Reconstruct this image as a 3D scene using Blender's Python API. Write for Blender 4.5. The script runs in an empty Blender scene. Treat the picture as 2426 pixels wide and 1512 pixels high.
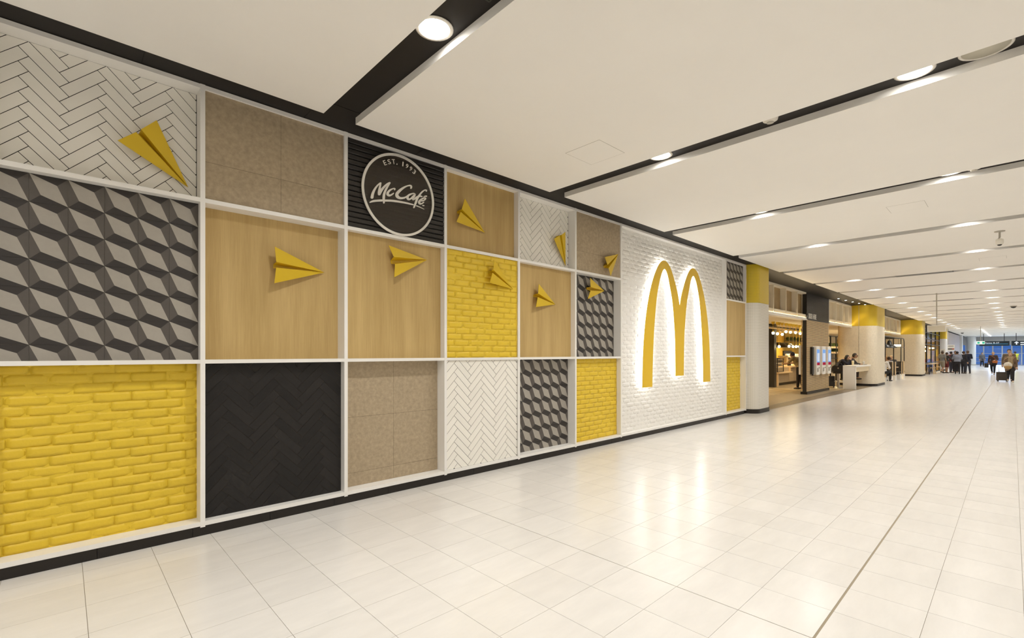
import bpy, bmesh, math, random
from mathutils import Vector, Matrix

random.seed(7)
scene = bpy.context.scene
COL = scene.collection

# ------------------------------------------------------------------ camera
# world: +X runs down the concourse, +Y towards the feature wall, Z up
CAM_H = 1.55
YAW = math.radians(46.575)
cam_data = bpy.data.cameras.new('camera')
cam_data.sensor_fit = 'HORIZONTAL'
cam_data.sensor_width = 36.0
cam_data.lens = 36.0 * 1123.0 / 2426.0
cam_data.shift_y = 81.5 / 2426.0
cam_data.clip_start = 0.05
cam_data.clip_end = 300
cam = bpy.data.objects.new('camera', cam_data)
cam.location = (0, 0, CAM_H)
cam.rotation_euler = (math.radians(90), 0, YAW - math.radians(90))
COL.objects.link(cam)
scene.camera = cam

# ------------------------------------------------------------------ world, exposure
world = bpy.data.worlds.new('dusk_sky')
scene.world = world
world.use_nodes = True
bg = world.node_tree.nodes['Background']
bg.inputs[0].default_value = (0.055, 0.16, 0.50, 1)
bg.inputs[1].default_value = 0.85
vs = scene.view_settings
vs.view_transform = 'Standard'
vs.look = 'None'
vs.gamma = 1.0
vs.exposure = 0.10
vs.use_curve_mapping = False
scene.cycles.max_bounces = 14
scene.cycles.diffuse_bounces = 7

LAMP_W = 22.0            # each ceiling downlight
LAMP_COL = (1.0, 0.985, 0.96)


def lamp(name, loc, energy, color, size, shape='DISK', size_y=None, rot=(0, 0, 0), spread=math.radians(140)):
    d = bpy.data.lights.new(name, 'AREA')
    d.shape = shape
    d.size = size
    if size_y:
        d.size_y = size_y
    d.energy = energy
    d.color = color
    d.spread = spread
    o = bpy.data.objects.new(name, d)
    o.location = loc
    o.rotation_euler = rot
    COL.objects.link(o)
    return o


# daylight through the glazing at the far end of the concourse
lamp('daylight', (90.6, 1.0, 1.5), 150, (0.50, 0.68, 1.0), 12, 'RECTANGLE', 2.5, (0, math.radians(90), 0))
# warm area lamps inside cafe and shop; one added to brighten the plant shelving
for (cx_, cy_, e_) in ((17.0, 8.0, 90), (21.5, 9.3, 120), (26.0, 9.0, 120), (25.6, 6.6, 40), (30.2, 6.25, 35), (33.0, 9.0, 110), (36.5, 6.4, 90), (53.0, 5.8, 110)):
    lamp('cafe_light', (cx_, cy_, 2.86), e_, (1.0, 0.76, 0.42), 0.6)

# ------------------------------------------------------------------ materials
def s2l(c):
    return tuple((v / 12.92 if v <= 0.04045 else ((v + 0.055) / 1.055) ** 2.4) for v in c)


MATS = {}


def mat(name, col, rough=0.6, spec=0.5, metal=0.0, emit=None, estr=0.0, var=0.0, vscale=8.0, vstretch=(1, 1, 1),
        bump=0.0, bscale=60.0, rand=0.0, coat=0.0):
    """plain or noise-varied principled material; colours are linear albedo"""
    if name in MATS:
        return MATS[name]
    m = bpy.data.materials.new(name)
    m.use_nodes = True
    nt = m.node_tree
    b = nt.nodes['Principled BSDF']
    b.inputs['Base Color'].default_value = (*col, 1)
    b.inputs['Roughness'].default_value = rough
    b.inputs['Specular IOR Level'].default_value = spec
    b.inputs['Metallic'].default_value = metal
    if coat:
        b.inputs['Coat Weight'].default_value = coat
    if emit:
        b.inputs['Emission Color'].default_value = (*emit, 1)
        b.inputs['Emission Strength'].default_value = estr
    if var or bump or rand:
        tc = nt.nodes.new('ShaderNodeTexCoord')
        mp = nt.nodes.new('ShaderNodeMapping')
        mp.inputs['Scale'].default_value = vstretch
        geo = nt.nodes.new('ShaderNodeNewGeometry')
        nt.links.new(geo.outputs['Position'], mp.inputs['Vector'])
    if var or rand:
        no = nt.nodes.new('ShaderNodeTexNoise')
        no.inputs['Scale'].default_value = vscale
        no.inputs['Detail'].default_value = 6
        no.inputs['Roughness'].default_value = 0.65
        nt.links.new(mp.outputs[0], no.inputs['Vector'])
        mr = nt.nodes.new('ShaderNodeMapRange')
        mr.inputs['From Min'].default_value = 0.25
        mr.inputs['From Max'].default_value = 0.75
        mr.inputs['To Min'].default_value = 1 - var
        mr.inputs['To Max'].default_value = 1 + var
        nt.links.new(no.outputs['Fac'], mr.inputs['Value'])
        fac = mr.outputs[0]
        if rand:
            oi = nt.nodes.new('ShaderNodeObjectInfo')
            m2 = nt.nodes.new('ShaderNodeMapRange')
            m2.inputs['To Min'].default_value = 1 - rand
            m2.inputs['To Max'].default_value = 1 + rand
            nt.links.new(oi.outputs['Random'], m2.inputs['Value'])
            mu = nt.nodes.new('ShaderNodeMath')
            mu.operation = 'MULTIPLY'
            nt.links.new(fac, mu.inputs[0])
            nt.links.new(m2.outputs[0], mu.inputs[1])
            fac = mu.outputs[0]
        vm = nt.nodes.new('ShaderNodeVectorMath')
        vm.operation = 'SCALE'
        vm.inputs[0].default_value = col
        nt.links.new(fac, vm.inputs['Scale'])
        nt.links.new(vm.outputs[0], b.inputs['Base Color'])
    if bump:
        nb = nt.nodes.new('ShaderNodeTexNoise')
        nb.inputs['Scale'].default_value = bscale
        nb.inputs['Detail'].default_value = 5
        nt.links.new(mp.outputs[0], nb.inputs['Vector'])
        bp = nt.nodes.new('ShaderNodeBump')
        bp.inputs['Strength'].default_value = bump
        bp.inputs['Distance'].default_value = 0.01
        nt.links.new(nb.outputs['Fac'], bp.inputs['Height'])
        nt.links.new(bp.outputs[0], b.inputs['Normal'])
    MATS[name] = m
    return m


def emat(name, col, strength):
    if name in MATS:
        return MATS[name]
    m = bpy.data.materials.new(name)
    m.use_nodes = True
    nt = m.node_tree
    nt.nodes.clear()
    o = nt.nodes.new('ShaderNodeOutputMaterial')
    e = nt.nodes.new('ShaderNodeEmission')
    e.inputs[0].default_value = (*col, 1)
    e.inputs[1].default_value = strength
    nt.links.new(e.outputs[0], o.inputs[0])
    MATS[name] = m
    return m


def glassmat(name, tint=(1, 1, 1), gloss=0.045, rough=0.03):
    if name in MATS:
        return MATS[name]
    m = bpy.data.materials.new(name)
    m.use_nodes = True
    nt = m.node_tree
    nt.nodes.clear()
    o = nt.nodes.new('ShaderNodeOutputMaterial')
    t = nt.nodes.new('ShaderNodeBsdfTransparent')
    t.inputs[0].default_value = (*tint, 1)
    g = nt.nodes.new('ShaderNodeBsdfGlossy')
    g.inputs['Roughness'].default_value = rough
    mx = nt.nodes.new('ShaderNodeMixShader')
    mx.inputs[0].default_value = gloss
    nt.links.new(t.outputs[0], mx.inputs[1])
    nt.links.new(g.outputs[0], mx.inputs[2])
    nt.links.new(mx.outputs[0], o.inputs[0])
    MATS[name] = m
    return m


def wood_mat(name, c1, c2):
    m = bpy.data.materials.new(name)
    m.use_nodes = True
    nt = m.node_tree
    b = nt.nodes['Principled BSDF']
    b.inputs['Roughness'].default_value = 0.55
    b.inputs['Specular IOR Level'].default_value = 0.3
    g = nt.nodes.new('ShaderNodeNewGeometry')
    mp = nt.nodes.new('ShaderNodeMapping')
    mp.inputs['Scale'].default_value = (110, 110, 2.6)
    nt.links.new(g.outputs['Position'], mp.inputs['Vector'])
    n1 = nt.nodes.new('ShaderNodeTexNoise')
    n1.inputs['Scale'].default_value = 1.0
    n1.inputs['Detail'].default_value = 7
    n1.inputs['Roughness'].default_value = 0.7
    nt.links.new(mp.outputs[0], n1.inputs['Vector'])
    mp2 = nt.nodes.new('ShaderNodeMapping')
    mp2.inputs['Scale'].default_value = (9, 9, 0.7)
    nt.links.new(g.outputs['Position'], mp2.inputs['Vector'])
    n2 = nt.nodes.new('ShaderNodeTexNoise')
    n2.inputs['Scale'].default_value = 1.0
    n2.inputs['Detail'].default_value = 3
    nt.links.new(mp2.outputs[0], n2.inputs['Vector'])
    ad = nt.nodes.new('ShaderNodeMath')
    ad.operation = 'ADD'
    nt.links.new(n1.outputs['Fac'], ad.inputs[0])
    nt.links.new(n2.outputs['Fac'], ad.inputs[1])
    mr = nt.nodes.new('ShaderNodeMapRange')
    mr.inputs['From Min'].default_value = 0.65
    mr.inputs['From Max'].default_value = 1.35
    nt.links.new(ad.outputs[0], mr.inputs['Value'])
    mx = nt.nodes.new('ShaderNodeMix')
    mx.data_type = 'RGBA'
    mx.inputs['A'].default_value = (*c1, 1)
    mx.inputs['B'].default_value = (*c2, 1)
    nt.links.new(mr.outputs[0], mx.inputs['Factor'])
    nt.links.new(mx.outputs['Result'], b.inputs['Base Color'])
    MATS[name] = m
    return m


def dot_mat(name, col, groove, scale=46.0):
    """small round mosaic dots in a square grid, used on the columns"""
    m = bpy.data.materials.new(name)
    m.use_nodes = True
    nt = m.node_tree
    b = nt.nodes['Principled BSDF']
    b.inputs['Roughness'].default_value = 0.35
    g = nt.nodes.new('ShaderNodeUVMap')
    v = nt.nodes.new('ShaderNodeTexVoronoi')
    v.voronoi_dimensions = '2D'
    v.inputs['Scale'].default_value = scale
    v.inputs['Randomness'].default_value = 0.0
    nt.links.new(g.outputs[0], v.inputs['Vector'])
    mr = nt.nodes.new('ShaderNodeMapRange')
    mr.inputs['From Min'].default_value = 0.42
    mr.inputs['From Max'].default_value = 0.52
    nt.links.new(v.outputs['Distance'], mr.inputs['Value'])
    mx = nt.nodes.new('ShaderNodeMix')
    mx.data_type = 'RGBA'
    mx.inputs['A'].default_value = (*col, 1)
    mx.inputs['B'].default_value = (*groove, 1)
    nt.links.new(mr.outputs[0], mx.inputs['Factor'])
    nt.links.new(mx.outputs['Result'], b.inputs['Base Color'])
    MATS[name] = m
    return m


WHITE = mat('white_paint', (0.85, 0.83, 0.79), 0.35)
CEIL = mat('ceiling_paint', (0.86, 0.835, 0.79), 0.8, var=0.02, vscale=0.7)
SOFF = mat('black_soffit', (0.020, 0.017, 0.015), 0.55, 0.2)
WALLP = mat('wall_paint', (0.83, 0.82, 0.79), 0.7)
SKIRT = mat('charcoal_tile', (0.020, 0.0165, 0.014), 0.40, 0.3, var=0.10, vscale=6)
GROUT_D = mat('dark_grout', (0.018, 0.016, 0.014), 0.9, 0.1)
GROUT_F = mat('floor_grout', (0.33, 0.28, 0.20), 0.9)
GROUT_J = mat('joint_sealant', (0.30, 0.25, 0.17), 0.7)
TILE_W = mat('white_tile', (0.86, 0.835, 0.765), 0.30, rand=0.02, var=0.01)
TILE_B = mat('black_tile', (0.016, 0.014, 0.013), 0.42, 0.3, rand=0.2, var=0.12, vscale=9)
GROUT_B = mat('black_tile_grout', (0.045, 0.038, 0.032), 0.8, 0.2)
YEL = mat('yellow_brick_paint', (0.74, 0.515, 0.028), 0.45, var=0.05, vscale=5, bump=0.22, bscale=45)
WBR = mat('white_brick_paint', (0.83, 0.81, 0.765), 0.5, var=0.02, vscale=5, bump=0.12, bscale=45)
PLANE = mat('yellow_plane_paint', (0.66, 0.445, 0.010), 0.40)
SIGN_Y = mat('sign_yellow', (0.78, 0.50, 0.018), 0.35)
CONC = mat('concrete_tile', (0.40, 0.315, 0.205), 0.6, var=0.22, vscale=26, bump=0.25, bscale=180)
CUBE_L = mat('cube_light', (0.36, 0.33, 0.285), 0.5, var=0.05, vscale=20)
CUBE_M = mat('cube_mid', (0.088, 0.076, 0.066), 0.5, var=0.05, vscale=20)
CUBE_D = mat('cube_dark', (0.028, 0.023, 0.021), 0.5, var=0.05, vscale=20)
GROUT_C = mat('cube_grout', (0.12, 0.105, 0.085), 0.9)
WOOD = wood_mat('oak_veneer', (0.42, 0.285, 0.105), (0.60, 0.43, 0.185))
WOOD2 = wood_mat('oak_slat', (0.55, 0.38, 0.19), (0.70, 0.52, 0.30))
DSLAT = mat('dark_slat', (0.022, 0.018, 0.015), 0.45)
FLOORT = mat('floor_tile', (0.69, 0.665, 0.625), 0.22, 0.4, var=0.05, vscale=2.2, vstretch=(1, 3.5, 1), rand=0.025)
FLOORS = mat('floor_tile_field', (0.69, 0.665, 0.625), 0.22, 0.4, var=0.05, vscale=2.2, vstretch=(1, 3.5, 1))
COLW = dot_mat('mosaic_white', (0.80, 0.77, 0.70), (0.42, 0.38, 0.31))
COLY = dot_mat('mosaic_yellow', (0.68, 0.50, 0.02), (0.42, 0.30, 0.02))
CONC_L = mat('pale_concrete', (0.70, 0.62, 0.48), 0.7, var=0.10, vscale=14)
BLK = mat('black_metal', (0.02, 0.018, 0.016), 0.4)
STEEL = mat('steel', (0.55, 0.52, 0.48), 0.3, metal=1.0)
GREYP = mat('grey_plastic', (0.45, 0.42, 0.36), 0.5)
SIGNW = mat('sign_white', (0.82, 0.79, 0.72), 0.4)
PALEW = mat('pale_wood', (0.66, 0.50, 0.30), 0.5, var=0.08, vscale=10, vstretch=(1, 1, 6))
CREAM = mat('cream_panel', (0.78, 0.66, 0.45), 0.6)
LED_W = emat('led_cool', (0.93, 0.965, 1.0), 12.0)
LED_Y = emat('led_warm', (1.0, 0.78, 0.45), 60.0)
DISC = emat('downlight_lens', (1.0, 0.97, 0.92), 26.0)
BULB = emat('bulb_glow', (1.0, 0.82, 0.45), 16.0)
GLASS = glassmat('clear_glass')

# ------------------------------------------------------------------ object helpers
def link(o):
    COL.objects.link(o)
    return o


def tag(o, label=None, cat=None, group=None, kind=None):
    if label:
        o['label'] = label
    if cat:
        o['category'] = cat
    if group:
        o['group'] = group
    if kind:
        o['kind'] = kind
    return o


def thing(name, label, cat, loc=(0, 0, 0), group=None):
    o = bpy.data.objects.new(name, None)
    o.empty_display_size = 0.1
    o.location = loc
    link(o)
    return tag(o, label, cat, group)


def struct(name, label=None, loc=(0, 0, 0)):
    o = bpy.data.objects.new(name, None)
    o.empty_display_size = 0.1
    o.location = loc
    link(o)
    return tag(o, label, None, None, 'structure')


def put(name, me, parent=None, loc=None, rot=None, scale=None):
    o = bpy.data.objects.new(name, me)
    if loc is not None:
        o.location = loc
    if rot is not None:
        o.rotation_euler = rot
    if scale is not None:
        o.scale = scale
    link(o)
    if parent is not None:
        o.parent = parent
        o.matrix_parent_inverse = parent_world(parent).inverted()
    return o


def parent_world(p):
    m = Matrix.LocRotScale(Vector(p.location), p.rotation_euler, Vector(p.scale))
    if p.parent is None:
        return m
    return parent_world(p.parent) @ p.matrix_parent_inverse @ m


class MB:
    """collects boxes, tubes, lathes and quads into one mesh"""

    def __init__(self):
        self.v = []
        self.f = []
        self.mi = []
        self.sm = []

    def add(self, vs_, fs_, mi=0, smooth=False):
        n = len(self.v)
        self.v += [tuple(p) for p in vs_]
        for f in fs_:
            self.f.append(tuple(i + n for i in f))
            self.mi.append(mi)
            self.sm.append(smooth)
        return self

    def box(self, x0, x1, y0, y1, z0, z1, mi=0):
        vs_ = [(x0, y0, z0), (x1, y0, z0), (x1, y1, z0), (x0, y1, z0), (x0, y0, z1), (x1, y0, z1), (x1, y1, z1), (x0, y1, z1)]
        fs_ = [(0, 3, 2, 1), (4, 5, 6, 7), (0, 1, 5, 4), (1, 2, 6, 5), (2, 3, 7, 6), (3, 0, 4, 7)]
        return self.add(vs_, fs_, mi)

    def rbox(self, x0, x1, y0, y1, z0, z1, r, mi=0, seg=4, axis='z'):
        """box with rounded edges parallel to an axis"""
        a0, a1, b0, b1, c0, c1 = {'z': (x0, x1, y0, y1, z0, z1), 'y': (x0, x1, z0, z1, y0, y1), 'x': (y0, y1, z0, z1, x0, x1)}[axis]
        ring = []
        for (cx, cy, s) in ((a1 - r, b1 - r, 0), (a0 + r, b1 - r, 90), (a0 + r, b0 + r, 180), (a1 - r, b0 + r, 270)):
            for k in range(seg + 1):
                t = math.radians(s + 90 * k / seg)
                ring.append((cx + r * math.cos(t), cy + r * math.sin(t)))
        n = len(ring)
        m = {'z': lambda a, b, c: (a, b, c), 'y': lambda a, b, c: (a, c, b), 'x': lambda a, b, c: (c, a, b)}[axis]
        vs_ = [m(a, b, c0) for a, b in ring] + [m(a, b, c1) for a, b in ring]
        fs_ = [tuple(range(n))[::-1], tuple(range(n, 2 * n))]
        self.add(vs_, fs_, mi)
        self.add(vs_, [(i, (i + 1) % n, n + (i + 1) % n, n + i) for i in range(n)], mi, True)
        return self

    def tube(self, pts, rad, n=8, mi=0, cap=True):
        pts = [Vector(p) for p in pts]
        rads = rad if isinstance(rad, (list, tuple)) else [rad] * len(pts)
        rings = []
        for i, p in enumerate(pts):
            d = (pts[min(i + 1, len(pts) - 1)] - pts[max(i - 1, 0)]).normalized()
            ref = Vector((0, 0, 1)) if abs(d.z) < 0.9 else Vector((1, 0, 0))
            a = d.cross(ref).normalized()
            b = a.cross(d).normalized()
            rings.append([p + rads[i] * (a * math.cos(2 * math.pi * k / n) + b * math.sin(2 * math.pi * k / n)) for k in range(n)])
        vs_ = [q for r in rings for q in r]
        fs_ = []
        for i in range(len(rings) - 1):
            for k in range(n):
                fs_.append((i * n + k, i * n + (k + 1) % n, (i + 1) * n + (k + 1) % n, (i + 1) * n + k))
        self.add(vs_, fs_, mi, True)
        if cap:
            self.add(rings[0], [tuple(range(n))], mi)
            self.add(rings[-1], [tuple(range(n))[::-1]], mi)
        return self

    def lathe(self, prof, c, n=16, mi=0):
        """prof: list of (radius, z) from bottom to top around a vertical axis"""
        vs_ = []
        for (r, z) in prof:
            for k in range(n):
                t = 2 * math.pi * k / n
                vs_.append((c[0] + r * math.cos(t), c[1] + r * math.sin(t), c[2] + z))
        fs_ = []
        for i in range(len(prof) - 1):
            for k in range(n):
                fs_.append((i * n + k, i * n + (k + 1) % n, (i + 1) * n + (k + 1) % n, (i + 1) * n + k))
        self.add(vs_, fs_, mi, True)
        if prof[0][0] > 1e-4:
            self.add(vs_[:n], [tuple(range(n))[::-1]], mi)
        if prof[-1][0] > 1e-4:
            self.add(vs_[-n:], [tuple(range(n))], mi)
        return self

    def ball(self, c, r, n=12, m=8, mi=0):
        rx, ry, rz = r if isinstance(r, (list, tuple)) else (r, r, r)
        vs_ = []
        for i in range(m + 1):
            ph = -math.pi / 2 + math.pi * i / m
            for k in range(n):
                t = 2 * math.pi * k / n
                vs_.append((c[0] + rx * math.cos(ph) * math.cos(t), c[1] + ry * math.cos(ph) * math.sin(t), c[2] + rz * math.sin(ph)))
        fs_ = [(i * n + k, i * n + (k + 1) % n, (i + 1) * n + (k + 1) % n, (i + 1) * n + k) for i in range(m) for k in range(n)]
        return self.add(vs_, fs_, mi, True)

    def prism(self, poly, y0, y1, mi=0):
        """polygon in (x, z), extruded along y; poly counter-clockwise seen from -y"""
        n = len(poly)
        vs_ = [(x, y0, z) for x, z in poly] + [(x, y1, z) for x, z in poly]
        fs_ = [tuple(range(n)), tuple(range(n, 2 * n))[::-1]] + [(i, n + i, n + (i + 1) % n, (i + 1) % n) for i in range(n)]
        return self.add(vs_, fs_, mi)

    def mesh(self, name, *mats):
        me = bpy.data.meshes.new(name)
        me.from_pydata(self.v, [], self.f)
        for m in mats:
            me.materials.append(m)
        me.polygons.foreach_set('material_index', self.mi)
        me.polygons.foreach_set('use_smooth', self.sm)
        me.update()
        return me

    def build(self, name, m, parent=None, label=None):
        ms = m if isinstance(m, (list, tuple)) else [m]
        o = put(name, self.mesh(name, *ms), parent)
        if label:
            o['label'] = label
        return o


def boxo(name, x0, x1, y0, y1, z0, z1, m, parent=None):
    return MB().box(x0, x1, y0, y1, z0, z1).build(name, m, parent)


_boxcache = {}


def boxi(name, c, d, m, parent):
    """box instance with shared mesh data: centre c, size d"""
    k = (name, round(d[0], 4), round(d[1], 4), round(d[2], 4), m.name)
    if k not in _boxcache:
        _boxcache[k] = MB().box(-d[0] / 2, d[0] / 2, -d[1] / 2, d[1] / 2, -d[2] / 2, d[2] / 2).mesh(name, m)
    return put(name, _boxcache[k], parent, c)


def clip(poly, x0, x1, z0, z1):
    def cut(ps, inside, inter):
        out = []
        for i in range(len(ps)):
            a, b = ps[i - 1], ps[i]
            ia, ib = inside(a), inside(b)
            if ia != ib:
                out.append(inter(a, b))
            if ib:
                out.append(b)
        return out

    def ix(xc):
        return lambda a, b: (xc, a[1] + (b[1] - a[1]) * (xc - a[0]) / (b[0] - a[0]))

    def iz(zc):
        return lambda a, b: (a[0] + (b[0] - a[0]) * (zc - a[1]) / (b[1] - a[1]), zc)

    for f, g in ((lambda p: p[0] >= x0, ix(x0)), (lambda p: p[0] <= x1, ix(x1)), (lambda p: p[1] >= z0, iz(z0)), (lambda p: p[1] <= z1, iz(z1))):
        if len(poly) < 3:
            return []
        poly = cut(poly, f, g)
    return poly


def area2(p):
    return 0.5 * sum(p[i - 1][0] * p[i][1] - p[i][0] * p[i - 1][1] for i in range(len(p)))


def text_mesh(body, m, depth=0.0, name='lettering'):
    cu = bpy.data.curves.new(name, 'FONT')
    cu.body = body
    cu.size = 1.0
    cu.extrude = depth
    cu.align_x = 'CENTER'
    cu.align_y = 'CENTER'
    cu.resolution_u = 3
    o = bpy.data.objects.new(name, cu)
    COL.objects.link(o)
    dg = bpy.context.evaluated_depsgraph_get()
    dg.update()
    me = bpy.data.meshes.new_from_object(o.evaluated_get(dg))
    bpy.data.objects.remove(o)
    bpy.data.curves.remove(cu)
    me.name = name
    me.materials.clear()
    me.materials.append(m)
    return me


def fit_text(body, m, w, h, depth):
    """text mesh in local XY scaled to width w and height h, thickness depth in local Z, centred"""
    me = text_mesh(body, m, 0.5)
    xs = [v.co.x for v in me.vertices]
    ys = [v.co.y for v in me.vertices]
    cx, cy = (min(xs) + max(xs)) / 2, (min(ys) + max(ys)) / 2
    sx, sy = w / (max(xs) - min(xs)), h / (max(ys) - min(ys))
    for v in me.vertices:
        v.co = Vector(((v.co.x - cx) * sx, (v.co.y - cy) * sy, v.co.z * depth))
    return me

# traced wall coordinates: folded planes (tips, inner folds, nose, keel) and script strokes (x, z)
PLANES = [('c1h', 4.89, [(0.5517, 4.79, 3.4488), (0.4517, 4.79, 3.3431), (0.4198, 4.79, 3.3106), (0.3066, 4.79, 3.2089), (0.7797, 4.874, 2.9782), (0.4453, 4.88, 3.3366), (0.4262, 4.88, 3.3171)]), ('c2w', 4.89, [(1.4498, 4.79, 2.5591), (1.4632, 4.79, 2.4154), (1.4625, 4.79, 2.3622), (1.4461, 4.79, 2.2124), (1.9525, 4.874, 2.3834), (1.4642, 4.88, 2.4042), (1.4642, 4.88, 2.3677)]), ('c3w', 4.825, [(2.6014, 4.725, 2.7418), (2.6656, 4.725, 2.6225), (2.6808, 4.725, 2.5443), (2.6714, 4.725, 2.3963), (3.1562, 4.809, 2.6668), (2.6751, 4.815, 2.5953), (2.682, 4.815, 2.5601)]), ('c4w', 4.825, [(3.6585, 4.725, 3.4928), (3.6114, 4.725, 3.35), (3.5943, 4.725, 3.3134), (3.5285, 4.725, 3.1773), (4.0543, 4.809, 3.1526), (3.6109, 4.815, 3.3469), (3.6023, 4.815, 3.3223)]), ('c4y', 4.76, [(4.0915, 4.66, 2.775), (4.0776, 4.66, 2.6415), (4.0622, 4.66, 2.6), (4.0129, 4.66, 2.4673), (4.5094, 4.744, 2.4371), (4.0706, 4.75, 2.6321), (4.0662, 4.75, 2.5988)]), ('c5h', 4.88, [(5.6678, 4.78, 3.4408), (5.5815, 4.78, 3.3787), (5.533, 4.78, 3.3555), (5.4016, 4.78, 3.2902), (5.7726, 4.864, 2.9366), (5.5718, 4.87, 3.3741), (5.5427, 4.87, 3.3601)]), ('c5w', 4.825, [(5.0082, 4.725, 2.5588), (4.9966, 4.725, 2.4188), (4.986, 4.725, 2.3642), (4.9506, 4.725, 2.2183), (5.4634, 4.809, 2.2994), (4.9931, 4.815, 2.4083), (4.9887, 4.815, 2.3771)]), ('c6c', 4.76, [(6.54, 4.66, 3.152), (6.6117, 4.66, 3.0292), (6.6406, 4.66, 2.9806), (6.7049, 4.66, 2.8554), (7.0487, 4.744, 3.2864), (6.6194, 4.75, 3.0296), (6.6446, 4.75, 2.9978)]), ('c6q', 4.89, [(6.3094, 4.79, 2.7951), (6.3219, 4.79, 2.6453), (6.3196, 4.79, 2.5852), (6.2461, 4.79, 2.4421), (6.8218, 4.874, 2.6338), (6.327, 4.88, 2.6465), (6.3327, 4.88, 2.6161)])]
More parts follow.
